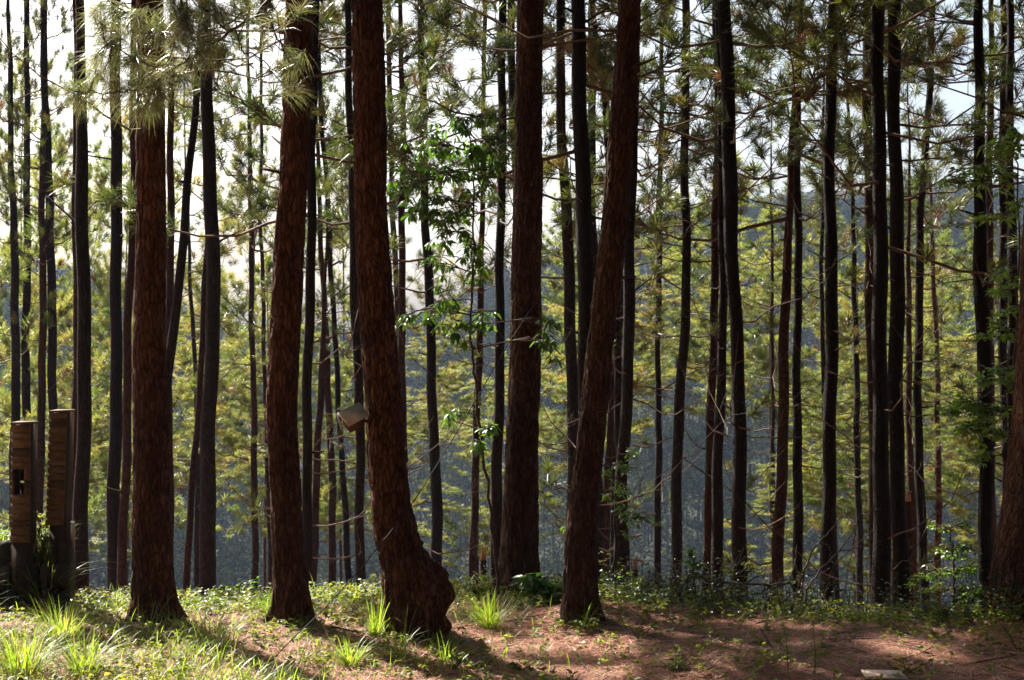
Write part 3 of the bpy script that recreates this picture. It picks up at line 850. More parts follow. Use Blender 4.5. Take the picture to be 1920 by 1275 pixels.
# px, py of the crown top, depth, size, low crown length factor
LOW = [(-30, 300, 30, 1.0), (45, 130, 50, 1.3), (175, 160, 54, 1.3), (330, 110, 50, 1.3), (470, 230, 56, 1.2), (640, 180, 54, 1.2), (1075, 420, 48, 1.1), (1300, 330, 52, 1.2), (1385, 345, 50, 1.2), (1560, 365, 50, 1.1), (1725, 360, 50, 1.1), (1835, 400, 44, 1.1), (110, 330, 36, 1.0), (135, 690, 33, .8), (210, 560, 44, 1.0), (185, 830, 34, .6), (255, 300, 46, 1.1), (335, 560, 34, .95), 
       (420, 540, 38, 1.05),  (500, 470, 50, 1.1), (560, 640, 42, .9),  (690, 560, 46, 1.0),  (790, 480, 50, 1.0),
       (850, 620, 36, .9), (860, 860, 33, .55), (960, 620, 40, .9), (1030, 480, 44, 1.1),   (1140, 560, 42, .9), (1200, 470, 40, 1.0), 
         (1320, 360, 45, 1.1),  (1420, 400, 40, 1.1), (1440, 880, 33, .7), (1530, 700, 34, .85), (1590, 520, 40, 1.1),
       (1585, 760, 33, .9), (1640, 380, 50, 1.1), (1740, 660, 33, .9), (1780, 420, 44, 1.1), (1800, 560, 36, 1.0), (1880, 480, 40, 1.1), (1900, 700, 33, .9), (1690, 900, 32, .55), ]
# how far down the foliage reaches: below this the trunks are bare and the valley shows
BOTTOM = [(0, 1000), (140, 880), (240, 900), (300, 960), (390, 850), (500, 870), (560, 960), (700, 980), (750, 800), (950, 800), (1000, 840), (1100, 840), (1150, 690), (1480, 690), (1510, 880), (1630, 960), (1660, 840), (1830, 840), (1900, 980)]
ROWPX = [(np.interp(850, [q[1] for q in sorted(p, key=lambda a: a[1])], [q[0] for q in sorted(p, key=lambda a: a[1])])) for (_k, _y, _l, p, _c) in TREES if 0 < p[0][0] < 1910]
snapped = []
for (px, py, Y, s_) in LOW:
    c = min(ROWPX, key=lambda a: abs(a - px))
    snapped.append((c + (px % 5 - 2) if abs(c - px) < 45 and 0 < px < 1910 else px, py, Y, s_))
LOW = snapped
gap_items = {}
for i, (px, py, Y, s) in enumerate(LOW):
    near = min(range(len(LAND)), key=lambda k: abs(LAND[k][0] - px))
    g = -1 - near if abs(LAND[near][0] - px) < 22 else max(k for k in range(len(LAND)) if LAND[k][0] <= px)
    gap_items.setdefault(g, []).append((py, i))
for g, items in gap_items.items():
    items.sort()
    for rank, (py, i) in enumerate(items):
        px, py, Y, s = LOW[i]
        x = (px - CX) / F * Y
        zg = float(terr(x, Y))
        ztop = P(px, py, Y)[2]
        n = len(items)
        order = '' if n == 1 else (', higher top', ', lower top')[rank > 0] if n == 2 else (', highest top', ', middle top', ', lowest top', ', lowest of all')[rank]
        lab = f'sunlit bushy downhill pine between {LAND[g][1]} and {LAND[min(g + 1, len(LAND) - 1)][1]}{order}'
        if g < 0:
            lab = f'sunlit bushy downhill pine rising directly behind the {LAND[-1 - g][1]}{order}'
        root = empty('young_pine', (x, Y, zg), lab, 'pine tree', 'sunlit pines further down the slope')
        H = ztop - zg
        mesh = LOWCROWN[i % len(LOWCROWN)]
        ch = (8.5 + (i % 2)) * s
        ch = min(ch * (1.3 if py < 260 else 1), H * .8, max(2.6, (np.interp(px, *zip(*BOTTOM)) + 45 - py) / F * Y))
        sc = ch / (8.5 + (i % 2))
        r = np.random.default_rng(500 + i)
        lean = r.normal(0, .004)
        z = np.linspace(-.3, H, 40)
        c = np.stack([np.sin(z * .5 + i) * .05 + lean * (z - z[0]) * (z / H), np.cos(z * .4 + i) * .05, z], 1)
        mb = MB()
        tube(mb, c, np.interp(z, [-.3, H * .5, H], [.075, .05, .01]), 10, 0)
        link('trunk', mb.mesh('trunk', [BARK[('rust', 'red', 'brown')[i % 3]]]), root)
        k = int(np.argmin(abs(z - (H - ch))))
        cr = link('crown', mesh, root, c[k])
        cr.rotation_euler = (0, 0, r.uniform(0, 6.28))
        f = max(min(s, .55 + ch / 9.0), .6) * r.uniform(.85, 1.05)
        cr.scale = (f, f, sc)

# ------------------------------------------------------------------ ground
xs = np.concatenate([-np.geomspace(900, 6.2, 46), np.arange(-6, 6.01, .075), np.geomspace(6.2, 900, 46)])
ys = np.concatenate([np.linspace(-60, 7.5, 16), np.arange(8, 14, .075), np.geomspace(14.1, 1300, 120)])
X, Yg = np.meshgrid(xs, ys)
Z = terr(X, Yg)
nx, ny = len(xs), len(ys)
idx = np.arange(nx * ny).reshape(ny, nx)
q = np.stack([idx[:-1, :-1], idx[:-1, 1:], idx[1:, 1:], idx[1:, :-1]], -1).reshape(-1, 4)
mb = MB()
mb.add(np.stack([X, Yg, Z], -1).reshape(-1, 3), q, 0)
tag(link('ground', mb.mesh('ground', [SOIL])), kind='structure')

# ------------------------------------------------------------------ forest on the hillside opposite (one mass)
def far_forest():
    r = np.random.default_rng(42)
    mb = MB()
    pos = []
    for _ in range(5600):
        y = 140 + 310 * r.random() ** 0.8
        x = (r.uniform(-80, 2000) - CX) / F * y
        pos.append((x, y))
    pos = np.array(pos)
    zz = terr(pos[:, 0], pos[:, 1])
    for lod, (lo, hi, nq, sz) in enumerate([(0, 215, 230, .5), (215, 300, 150, .7), (300, 460, 90, 1.0)]):
        sel = (pos[:, 1] >= lo) & (pos[:, 1] < hi)
        n = int(sel.sum())
        B = np.column_stack([pos[sel], zz[sel]])
        H = r.uniform(5.5, 12, n)
        Rr = H * r.uniform(.2, .36, n)
        # clumped crown
        nc = 9
        cen = r.normal(size=(n, nc, 3))
        cen = unit(cen) * (r.random((n, nc, 1)) ** .4) * .75
        ci = r.integers(0, nc, (n, nq))
        p = np.take_along_axis(cen, ci[:, :, None].repeat(3, 2), 1) + r.normal(0, .2, (n, nq, 3))
        ctr = np.stack([B[:, 0], B[:, 1], B[:, 2] + H * .62], 1)
        p = ctr[:, None, :] + p * np.stack([Rr, Rr, H * .42], 1)[:, None, :]
        p = p.reshape(-1, 3)
        m = len(p)
        a = unit(r.normal(size=(m, 3)))
        b = unit(np.cross(a, r.normal(size=(m, 3))))
        s1 = (sz * r.uniform(.5, 1.2, m))[:, None] * .5
        s2 = s1 * r.uniform(.4, .9, m)[:, None]
        v = np.stack([p - a * s1, p - b * s2, p + a * s1, p + b * s2], 1).reshape(-1, 3)
        mb.add(v, np.arange(m * 4).reshape(-1, 4), 0)
        # boles
        w = .12 + .004 * H
        off = np.array([[-1, 0], [1, 0], [0, 1.2]])
        lo_ = np.stack([np.stack([B[:, 0] + o[0] * w, B[:, 1] + o[1] * w, B[:, 2] - .5], 1) for o in off], 1)
        hi_ = np.stack([np.stack([B[:, 0] + o[0] * w * .4, B[:, 1] + o[1] * w * .4, B[:, 2] + H * .9], 1) for o in off], 1)
        v = np.concatenate([lo_, hi_], 1).reshape(-1, 3)
        kk = np.arange(n)[:, None] * 6
        qd = np.concatenate([np.concatenate([kk + a_, kk + b_, kk + b_ + 3, kk + a_ + 3], 1) for a_, b_ in ((0, 1), (1, 2), (2, 0))])
        mb.add(v, qd, 1)
    return mb.mesh('hillside_forest', [FOREST, FARBARK], smooth=False)


tag(link('hillside_forest', far_forest()), kind='stuff', label='hazy blue-grey forest covering the hillside across the valley')

# unseen wood added behind and beside the camera to shade the clearing
def shade_wood():
    r = np.random.default_rng(8)
    mb = MB()
    n = 0
    while n < 150:
        x, y = r.uniform(-22, 22), r.uniform(-22, 13)
        if y > -1.5 and abs(x) < max(.36 * y + 2.2, 2.4):
            continue                                   # the view itself stays clear
        if x < -4 and y > 6.5:
            continue                                   # the side the sun comes from is open
        n += 1
        zg = float(terr(x, y))
        tube(mb, np.array([[x, y, zg - .2], [x + r.normal(0, .2), y, zg + 7], [x + r.normal(0, .3), y, zg + 17]]), [.17, .13, .03], 10, 1)
        m = 1300
        p = r.normal(size=(m, 3)) * [1.5, 1.5, 2.4] + [x, y, zg + 12]
        p = p[p[:, 2] > zg + 5.5]
        m = len(p)
        u = unit(r.normal(size=(m, 3)))
        v_ = unit(np.cross(u, r.normal(size=(m, 3))))
        s = r.uniform(.16, .36, m)[:, None]
        mb.add(np.stack([p - u * s, p - v_ * s * .4, p + u * s, p + v_ * s * .4], 1).reshape(-1, 3), np.arange(m * 4).reshape(-1, 4), 0)
    return mb.mesh('unseen_shade_wood', [NEEDLE_SHADED, BARK['dark']], smooth=False)


tag(link('unseen_shade_wood', shade_wood()), kind='stuff', label='unseen pine wood added around the near side to shade the clearing')

# ------------------------------------------------------------------ floor of the clearing
def scatter(n, x0, x1, y0, y1, dens=None):
    x = rng.uniform(x0, x1, n)
    y = rng.uniform(y0, y1, n)
    if dens is not None:
        k = rng.random(n) < dens(x, y)
        x, y = x[k], y[k]
    return np.stack([x, y, terr(x, y)], 1)


def green(x, y):
    """where weeds grow: thick on the left and along the edge, thin on the red litter"""
    crestness = sstep(1.3, .2, crest(x) - y)
    left = sstep(.5, -2.0, x) * .9
    patch = np.clip(wob(x, y, 2.3) * .9 + .12, 0, 1)
    return np.clip(crestness * .75 + left * (.45 + .55 * patch) + patch * .5 + .08, 0, 1)


# fallen needles
p = scatter(90000, -4.6, 4.6, 8.2, 13)
m = len(p)
th = rng.uniform(0, 6.28, m)
d = np.stack([np.cos(th), np.sin(th), rng.normal(0, .1, m)], 1)
p[:, 2] += rng.uniform(.002, .018, m)
L = rng.uniform(.05, .11, m)[:, None]
w = np.stack([-np.sin(th), np.cos(th), np.zeros(m)], 1) * .0018
mb = MB()
mb.add(np.stack([p - d * L - w, p - d * L + w, p + w + [0, 0, .006], p - w + [0, 0, .006], p + d * L], 1).reshape(-1, 3),
       [np.arange(m)[:, None] * 5 + np.array([[0, 1, 2, 3]]), np.arange(m)[:, None] * 5 + np.array([[3, 2, 4]])], 0)
tone = rng.choice(3, m, p=[.56, .16, .28]).astype(np.int32)
mb.m = [tone, tone]
tag(link('needle_litter', mb.mesh('needle_litter', [LITTER, LITTER_PALE, LITTER_DARK])), kind='stuff', label='reddish fallen pine needles covering the forest floor')

# low leafy weeds
p = scatter(9500, -4.8, 4.8, 8.3, 13.2, green)
mb = MB()
m = len(p)
per = 6
pp = np.repeat(p, per, 0)
hh = np.repeat(rng.uniform(.02, .1, m) * (1 + 0.8 * sstep(1.0, 0, crest(p[:, 0]) - p[:, 1])), per)
th = rng.uniform(0, 6.28, m * per)
pp[:, 2] += hh * rng.uniform(.5, 1, m * per)
dd = np.stack([np.cos(th), np.sin(th), rng.uniform(-.1, .7, m * per)], 1)
nn = unit(np.stack([rng.normal(0, .45, m * per), rng.normal(0, .45, m * per), np.ones(m * per)], 1))
leaves(mb, pp, dd, nn, rng.uniform(.022, .055, m * per), rng.uniform(.014, .03, m * per), 0)
stalk0 = p.copy()
tag(link('ground_cover', mb.mesh('ground_cover', [COVER])), kind='stuff', label='low leafy weeds spread over the forest floor')

# short sparse grass
p = scatter(26000, -4.8, 4.8, 8.3, 13.2, lambda x, y: green(x, y) * .9 * (0.25 + .75 * sstep(.8, -1.8, x)))
m = len(p)
D = unit(np.stack([rng.normal(0, .45, m), rng.normal(0, .45, m), np.ones(m)], 1))
mb = MB()
blades(mb, p, D, rng.uniform(.05, .17, m), rng.uniform(.003, .006, m), rng.uniform(.1, .6, m), 0, 3)
tag(link('grass', mb.mesh('grass', [GRASS])), kind='stuff', label='short sparse grass growing through the pine litter')

# dry pale leaves lying about
p = scatter(260, -4.6, 4.6, 8.3, 12.6)
m = len(p)
p[:, 2] += .015
th = rng.uniform(0, 6.28, m)
mb = MB()
leaves(mb, p, np.stack([np.cos(th), np.sin(th), rng.normal(0, .2, m)], 1), unit(np.stack([rng.normal(0, .4, m), rng.normal(0, .4, m), np.ones(m)], 1)),
       rng.uniform(.03, .06, m), rng.uniform(.018, .035, m), 0, .25, .3)
tag(link('leaf_litter', mb.mesh('leaf_litter', [DRYLEAF])), kind='stuff', label='pale dry leaves scattered on the forest floor')


def dry_some(mb, frac):
    """give a share of the blades the dry-grass material"""
    nb = len(mb.f[1])
    t = (rng.random(nb) < frac).astype(np.int32)
    mb.m = [np.tile(t, len(mb.f[0]) // nb), t]


# longer grass in drifts on the sunny left
p = scatter(24000, -4.8, 1.0, 8.3, 12.6, lambda x, y: sstep(.9, -1.6, x) * np.clip(wob(x, y, 1.7, .7) * 1.3 + .1, 0, 1) * (.35 + .65 * sstep(9.9, 9.0, y) + .3 * sstep(11.5, 12.2, y)))
m = len(p)
D = unit(np.stack([rng.normal(.05, .35, m), rng.normal(0, .3, m), np.ones(m)], 1))
mb = MB()
blades(mb, p, D, rng.uniform(.10, .36, m) * rng.uniform(.6, 1, m), rng.uniform(.005, .0105, m), rng.uniform(.1, .9, m), 0, 4)
dry_some(mb, .12)
tag(link('long_grass', mb.mesh('long_grass', [GRASS, GRASS_DRY])), kind='stuff', label='long sunlit grass in drifts on the left of the clearing')

# fallen twigs and bark bits
p = scatter(900, -4.6, 4.6, 8.3, 12.8)
mb = MB()
for k in range(len(p)):
    a = rng.uniform(0, 6.28)
    l = rng.uniform(.03, .16) * (1 if k % 12 else 2.2)
    d = np.array([math.cos(a), math.sin(a), rng.normal(0, .15)])
    c = p[k] + [0, 0, .012]
    tube(mb, np.array([c - d * l, c + rng.normal(0, .008, 3), c + d * l]), [.004, .0035, .002] if k % 12 else [.007, .006, .003], 4, 0)
tag(link('twig_litter', mb.mesh('twig_litter', [TWIG])), kind='stuff', label='small fallen twigs scattered on the forest floor')

# taller weeds tangled along the edge of the slope
p = scatter(5200, -4.7, 4.7, 10.6, 13.0, lambda x, y: np.exp(-((y - crest(x) + .25) / .42) ** 2) * (.3 + .7 * np.clip(wob(x, y, 1.9, 2) + .4, 0, 1)))
m = len(p)
mb = MB()
per = 11
hh = rng.uniform(.06, .30, m) * rng.uniform(.5, 1, m) * (1 - .4 * sstep(0, -1.5, p[:, 0]))
lean_ = np.stack([rng.normal(0, .3, m), rng.normal(0, .3, m), np.ones(m)], 1)
t_ = np.tile(np.linspace(.25, 1, per), m)
pp = np.repeat(p, per, 0) + np.repeat(lean_ * hh[:, None], per, 0) * t_[:, None]
th = np.tile(np.arange(per) * 2.4, m) + np.repeat(rng.uniform(0, 6, m), per)
q_ = m * per
leaves(mb, pp, np.stack([np.cos(th), np.sin(th), rng.uniform(-.2, .6, q_)], 1), unit(np.stack([rng.normal(0, .5, q_), rng.normal(0, .5, q_), np.ones(q_)], 1)), rng.uniform(.02, .055, q_), rng.uniform(.01, .026, q_), 0)
kindsel = np.repeat(rng.choice([0, 2, 3], m, p=[.4, .35, .25]), per)
kindsel = np.where(np.repeat(p[:, 0], per) > .7, np.where(rng.random(q_) < .75, 2, kindsel), kindsel).astype(np.int32)
mb.m = [np.tile(kindsel, len(mb.f[0]) // q_), np.tile(kindsel, len(mb.f[1]) // q_)]
blades(mb, p, unit(lean_), hh, np.full(m, .004), np.full(m, .02), 1, 3)
tag(link('undergrowth', mb.mesh('undergrowth', [ROUNDLEAF, TWIG, DARKLEAF, COVER])), kind='stuff', label='tangled leafy undergrowth along the edge of the slope')

# dark brush and dead twigs standing taller on the right half of the edge
p = scatter(1500, .6, 4.8, 10.4, 12.4, lambda x, y: np.exp(-((y - crest(x) - .1) / .35) ** 2) * np.clip(wob(x, y, 2.4, 1.3) + .55, 0, 1))
m = len(p)
mb = MB()
per = 26
hh = rng.uniform(.15, .55, m) * rng.uniform(.5, 1, m)
for k in range(m):
    t1 = p[k] + np.array([rng.normal(0, .3), rng.normal(0, .2), 1]) * hh[k]
    mid = (p[k] + t1) / 2 + rng.normal(0, .04, 3)
    tube(mb, np.array([p[k], mid, t1]), [.005, .0035, .0015], 4, 0)
    for b in range(2):
        e = mid + np.array([rng.normal(0, .7), rng.normal(0, .5), rng.uniform(0, .9)]) * hh[k] * .6
        tube(mb, np.array([mid, (mid + e) / 2 + rng.normal(0, .015, 3), e]), [.003, .002, .001], 3, 0)
    if k % 5:
        u = rng.uniform(.3, 1, per)[:, None]
        q = p[k] + (t1 - p[k]) * u + rng.normal(0, .10, (per, 3)) * hh[k]
        th = rng.uniform(0, 6.28, per)
        leaves(mb, q, np.stack([np.cos(th), np.sin(th), rng.uniform(-.3, .6, per)], 1), unit(np.stack([rng.normal(0, .5, per), rng.normal(0, .5, per), np.ones(per)], 1)),
               rng.uniform(.02, .05, per), rng.uniform(.01, .024, per), 1 if k % 7 else 2)
tag(link('brush', mb.mesh('brush', [TWIG, DARKLEAF, COVER])), kind='stuff', label='dark brush and dead twigs along the right half of the slope edge')


def ground_pt(px, py):
    """where the sight line through a photo pixel meets the ground"""
    lo = 7.5
    prev = None
    for y in np.arange(7.5, 14, .02):
        p = P(px, py, y)
        if p[2] <= terr(p[0], y):
            return np.array([p[0], y, float(terr(p[0], y))])
        prev = p
    return np.array([prev[0], crest(prev[0]), float(terr(prev[0], crest(prev[0])))])


# grass clumps: px, py of the foot, blades, height, spread
TUFTS = [
    (85, 1120, 150, .36, .26, 'tall bright grass clump in front of the plain wooden tower'),
    (30, 1118, 30, .30, .12, 'small grass clump in front of the slotted wooden tower'),
    (115, 1205, 150, .32, .26, 'broad sunlit grass clump left of the needle-draped trunk'),
    (40, 1268, 160, .34, .32, 'grass clump in the lower left corner'),
    (155, 1268, 110, .32, .24, 'thin upright grass clump beside the corner clump'),
    (400, 1215, 80, .27, .2, 'drooping grass clump lying in the trunk shadow near the needle-draped trunk'),
    (345, 1118, 90, .22, .16, 'short grass clump between the needle-draped trunk and the tall dark grey pine'),
    (510, 1162, 70, .24, .16, 'sunlit grass clump at the left foot of the branch-bearing trunk'),
    (655, 1250, 60, .26, .18, 'thin grass clump left of the swollen foot, nearest the camera'),
    (706, 1192, 55, .30, .11, 'bright grass clump against the left side of the swollen foot'),
    (752, 1235, 26, .30, .1, 'sparse broad-bladed grass clump right in front of the swollen foot'),
    (835, 1245, 24, .22, .12, 'small arching grass clump at the right corner of the swollen foot'),
    (918, 1178, 120, .29, .2, 'big bright yellow-green grass clump right of the swollen foot'),
    (1155, 1120, 55, .26, .12, 'shaded grass clump right of the strongly leaning trunk'),
    (660, 1128, 130, .18, .3, 'soft low grass clump at the slope edge behind the birdhouse trunk'),
    (215, 1108, 22, .38, .1, 'long arching grass clump left of the needle-draped trunk at the slope edge'),
    (1735, 1150, 60, .26, .2, 'dark grass clump right of the triple cluster'),
    (445, 1115, 40, .2, .2, 'low shaded grass clump right of the tall dark grey pine'),
    (1090, 1178, 22, .2, .15, 'few arching grass blades at the foot of the strongly leaning trunk'),
    (1535, 1145, 18, .2, .06, 'tiny sunlit grass clump in front of the stout pine with dead sticks'),
]
for (px, py, nb_, h, sp, lab) in TUFTS:
    nb_ = int(nb_ * 2.2)
    h *= 1.08
    g = ground_pt(px, py)
    r = rng.random(nb_) ** .6 * sp * .38
    th = rng.uniform(0, 6.28, nb_)
    x, y = g[0] + r * np.cos(th), g[1] + r * np.sin(th) * .8
    Pt = np.stack([x, y, terr(x, y) - .01], 1) - g
    D = unit(np.stack([np.cos(th) * (.1 + r * 3.2) + rng.normal(0, .14, nb_), np.sin(th) * (.1 + r * 3) + rng.normal(0, .14, nb_), np.ones(nb_)], 1))
    mb = MB()
    blades(mb, Pt, D, h * rng.uniform(.2, 1.2, nb_), rng.uniform(.005, .010, nb_), rng.uniform(.05, 1.0, nb_) ** 1.3, 0, 5)
    dry_some(mb, .16)
    o = link('grass_clump', mb.mesh('grass_clump', [GRASS, GRASS_DRY]), None, g)
    tag(o, lab, 'grass', 'grass clumps on the forest floor')


# ------------------------------------------------------------------ leafy plants
def leafy(name, label, cat, stem, clusters, Y, L, W, mat, per=9, droop=.5, gy=.18, base=None, dens=1.0, r0=.014, seed=0, group=None):
    """stem: px polyline from the foot up; clusters: (px, py, rx, ry, n) clouds of leaf whorls"""
    r = np.random.default_rng(900 + seed)
    st = np.array([P(x, y, Y) for x, y in stem])
    g = np.array([st[0][0], Y, float(terr(st[0][0], Y))])
    st[0] = g - [0, 0, .05]
    root = empty(name, g, label, cat, group)
    sb, lb = MB(), MB()
    n = len(st)
    tt = np.linspace(0, n - 1, n * 5)
    q = np.stack([np.interp(tt, np.arange(n), st[:, k]) for k in range(3)], 1)
    q[1:] += r.normal(0, .008, q[1:].shape)
    tube(sb, q - g, r0 * np.linspace(1, .35, len(q)), 6, 0)
    for (cx, cy, rx, ry, nw) in clusters:
        c0 = P(cx, cy, Y)
        low = q[q[:, 2] < c0[2] + .05]
        a = low[np.argmin(np.linalg.norm(low - c0, axis=1))] if len(low) else q[0]
        c1 = c0 + np.array([0, r.uniform(-gy, gy), 0])
        mid = (a + c1) / 2 + np.array([0, 0, .06 * np.linalg.norm(c1 - a)]) + r.normal(0, .02, 3)
        bq = np.array([a, (a + mid) / 2 + r.normal(0, .01, 3), mid, (mid + c1) / 2 + r.normal(0, .01, 3), c1])
        tube(sb, bq - g, r0 * np.array([.5, .42, .36, .3, .22]), 5, 0)
        for w in range(int(nw * dens)):
            e = P(cx + rx * r.normal(0, .5), cy + ry * r.normal(0, .5), Y) + np.array([0, r.normal(0, gy * .7), 0])
            s0 = bq[r.integers(2, 5)]
            tube(sb, np.array([s0, (s0 + e) / 2 + np.array([0, 0, .02]) + r.normal(0, .008, 3), e]) - g, [.0045, .0035, .002], 4, 0)
            k = int(per * r.uniform(.6, 1.3))
            th = r.uniform(0, 6.28) + np.arange(k) * 2.4
            D = np.stack([np.cos(th), np.sin(th), -droop + r.normal(0, .4, k)], 1)
            Nn = unit(np.stack([r.normal(0, .5, k) + np.cos(th) * droop, r.normal(0, .5, k) + np.sin(th) * droop, np.ones(k)], 1))
            pos = e + np.outer(np.linspace(-.06, 0, k), unit(e - s0)) + D * .008
            leaves(lb, pos - g, D, Nn, L * r.uniform(.6, 1.2, k), W * r.uniform(.75, 1.2, k), 0)
    link('stem', sb.mesh('stem', [TWIG]), root)
    link('foliage', lb.mesh('foliage', [mat]), root)
    return root


leafy('sapling', 'slim broadleaf sapling with drooping dark glossy leaves before the straight thick pine', 'sapling',
      [(936, 1110), (925, 1000), (905, 850), (893, 720), (880, 640), (888, 500), (890, 380), (880, 270), (885, 215)],
      [(850, 235, 45, 30, 11), (900, 215, 35, 25, 8), (930, 265, 30, 40, 10), (880, 285, 45, 35, 15), (815, 275, 40, 35, 12), (840, 325, 50, 30, 14), (775, 330, 40, 25, 9), (745, 350, 28, 25, 8),
       (790, 385, 45, 30, 10), (860, 380, 45, 35, 13), (915, 330, 30, 30, 8), (925, 320, 25, 20, 4), (840, 440, 40, 35, 10), (780, 400, 35, 25, 6), (870, 470, 30, 35, 6), (825, 500, 22, 30, 4),
       (835, 570, 32, 28, 7), (850, 620, 40, 25, 8), (805, 590, 25, 20, 4), (905, 500, 22, 40, 5), (910, 600, 20, 30, 4), (885, 610, 20, 20, 3), (760, 590, 20, 14, 3),
       (915, 800, 18, 20, 6), (898, 825, 14, 18, 4), (1032, 640, 20, 34, 7), (1040, 605, 16, 14, 3), (850, 770, 20, 8, 3), (840, 790, 14, 6, 2)],
      11.3, .085, .028, BROADLEAF, per=9, droop=.75, seed=1, dens=1.35)
leafy('sapling', 'bright green leafy sapling spreading at the upper right beside the massive edge trunk', 'sapling',
      [(1893, 1130), (1895, 980), (1900, 800), (1906, 600), (1912, 440), (1905, 300), (1880, 230)],
      [(1785, 325, 28, 20, 7), (1815, 340, 26, 18, 7), (1765, 345, 16, 14, 4), (1850, 320, 26, 22, 7), (1860, 275, 25, 20, 6), (1895, 275, 25, 25, 7), (1885, 330, 24, 24, 6), (1905, 385, 16, 14, 4), (1845, 408, 26, 10, 5), (1880, 408, 20, 8, 4),
       (1900, 255, 20, 20, 5), (1870, 545, 24, 16, 5), (1895, 530, 18, 14, 4), (1880, 510, 14, 12, 3), (1900, 580, 22, 20, 5)],
      11.75, .09, .032, ROUNDLEAF, per=7, droop=.25, seed=2, dens=1.4)
leafy('shrub', 'round-leaved shrub with pale glossy leaves leaning from the massive edge trunk', 'shrub',
      [(1880, 1135), (1882, 1000), (1884, 850), (1886, 740), (1890, 640)],
      [(1885, 625, 30, 14, 8), (1840, 635, 20, 8, 4), (1865, 605, 22, 14, 5), (1870, 695, 30, 16, 9), (1850, 715, 30, 16, 8), (1890, 720, 18, 24, 6), (1800, 755, 28, 16, 8), (1780, 772, 16, 8, 4), (1830, 770, 40, 28, 14), (1860, 770, 30, 30, 9),
       (1830, 810, 36, 26, 11), (1870, 810, 24, 20, 6), (1840, 848, 24, 12, 6), (1820, 862, 16, 10, 4), (1805, 810, 22, 14, 5)],
      11.6, .066, .037, ROUNDLEAF, per=8, droop=.1, seed=3, dens=1.3)
leafy('shrub', 'small-leaved bushy shrub rising behind the strongly leaning trunk', 'shrub',
      [(1152, 1112), (1153, 1000), (1155, 900), (1162, 840)],
      [(1175, 880, 24, 22, 8), (1185, 855, 14, 14, 5), (1165, 920, 22, 24, 8), (1190, 965, 26, 14, 8), (1160, 965, 20, 20, 6), (1215, 975, 14, 12, 5), (1140, 930, 14, 20, 5), (1175, 1005, 10, 10, 2), (1060, 990, 18, 10, 4), (1130, 890, 14, 16, 4)],
      11.9, .05, .026, ROUNDLEAF, per=8, droop=.15, seed=4)
leafy('plant', 'dark plant with very large shiny leaves at the foot of the straight thick pine', 'plant',
      [(1010, 1150), (1008, 1115), (1005, 1090)],
      [(985, 1085, 14, 8, 3), (1000, 1078, 14, 8, 2), (980, 1125, 14, 10, 3), (1015, 1105, 24, 14, 6), (1035, 1110, 22, 16, 6), (1020, 1135, 26, 12, 6), (1045, 1130, 16, 14, 4), (1000, 1145, 16, 8, 4)],
      11.2, .14, .055, BROADLEAF, per=5, droop=.2, gy=.08, seed=5)
leafy('shrub', 'low dark shrub between the swollen foot and the straight thick pine', 'shrub',
      [(895, 1125), (893, 1100), (890, 1080)],
      [(880, 1100, 24, 14, 9), (905, 1105, 24, 16, 9), (890, 1125, 28, 12, 9), (930, 1120, 18, 14, 6), (865, 1130, 14, 10, 5)],
      11.6, .055, .026, BROADLEAF, per=8, droop=.1, gy=.1, seed=6)
leafy('shrub', 'upright fine-leaved shrub at the slope edge right of the gently bowed pine', 'shrub',
      [(1302, 1110), (1300, 1070), (1298, 1030)],
      [(1295, 1040, 16, 14, 10), (1300, 1065, 20, 14, 10), (1310, 1085, 22, 14, 8), (1290, 1085, 16, 14, 8), (1316, 1060, 12, 12, 6)],
      11.9, .035, .018, ROUNDLEAF, per=10, droop=-.3, gy=.08, seed=7)
leafy('shrub', 'small sunlit green shrub beside the broken stump right of the strongly leaning trunk', 'shrub',
      [(1210, 1120), (1212, 1105), (1214, 1095)],
      [(1205, 1098, 12, 10, 6), (1222, 1105, 14, 10, 6), (1240, 1112, 10, 8, 4), (1195, 1110, 10, 8, 4)],
      11.8, .045, .028, COVER, per=7, droop=0, gy=.08, seed=8)
leafy('shrub', 'bright leafy shrub at the slope edge between the close pair and the stout curving pine', 'shrub',
      [(1370, 1120), (1372, 1100), (1374, 1080)],
      [(1365, 1075, 10, 12, 6), (1372, 1105, 16, 12, 7), (1410, 1060, 16, 16, 5), (1425, 1075, 14, 12, 4), (1345, 1120, 20, 8, 6)],
      12.0, .05, .03, COVER, per=6, droop=0, gy=.08, seed=9)
leafy('shrub', 'wide tangled shrub filling the gap left of the massive edge trunk', 'shrub',
      [(1790, 1140), (1788, 1090), (1785, 1040), (1782, 990)],
      [(1780, 990, 30, 16, 8), (1810, 985, 24, 20, 8), (1770, 1030, 34, 20, 12), (1810, 1030, 30, 24, 12), (1790, 1070, 40, 22, 14), (1830, 1075, 24, 24, 10), (1750, 1075, 24, 20, 8), (1800, 1110, 44, 18, 14), (1740, 1110, 20, 16, 7), (1715, 1080, 12, 24, 7), (1840, 1115, 20, 16, 8)],
      11.3, .045, .024, ROUNDLEAF, per=8, droop=.1, gy=.15, seed=10)
leafy('shrub', 'low shrub with pale leaf tips below the grey-barked pine at the bank', 'shrub',
      [(165, 1125), (168, 1110), (170, 1098)],
      [(160, 1110, 20, 10, 6), (185, 1112, 18, 10, 6), (240, 1112, 18, 8, 5), (210, 1118, 20, 8, 6)],
      11.4, .035, .02, COVER, per=7, droop=0, gy=.1, seed=11)
leafy('shrub', 'small reddish and pale leafed shrub on the bank between the two wooden towers', 'shrub',
      [(72, 1010), (73, 985), (75, 965)], [(70, 965, 10, 10, 6), (84, 985, 12, 10, 6), (66, 990, 9, 9, 5), (78, 1005, 16, 8, 6), (95, 1010, 14, 8, 5)],
      11.25, .04, .022, COVER, per=7, droop=.1, gy=.08, seed=13)
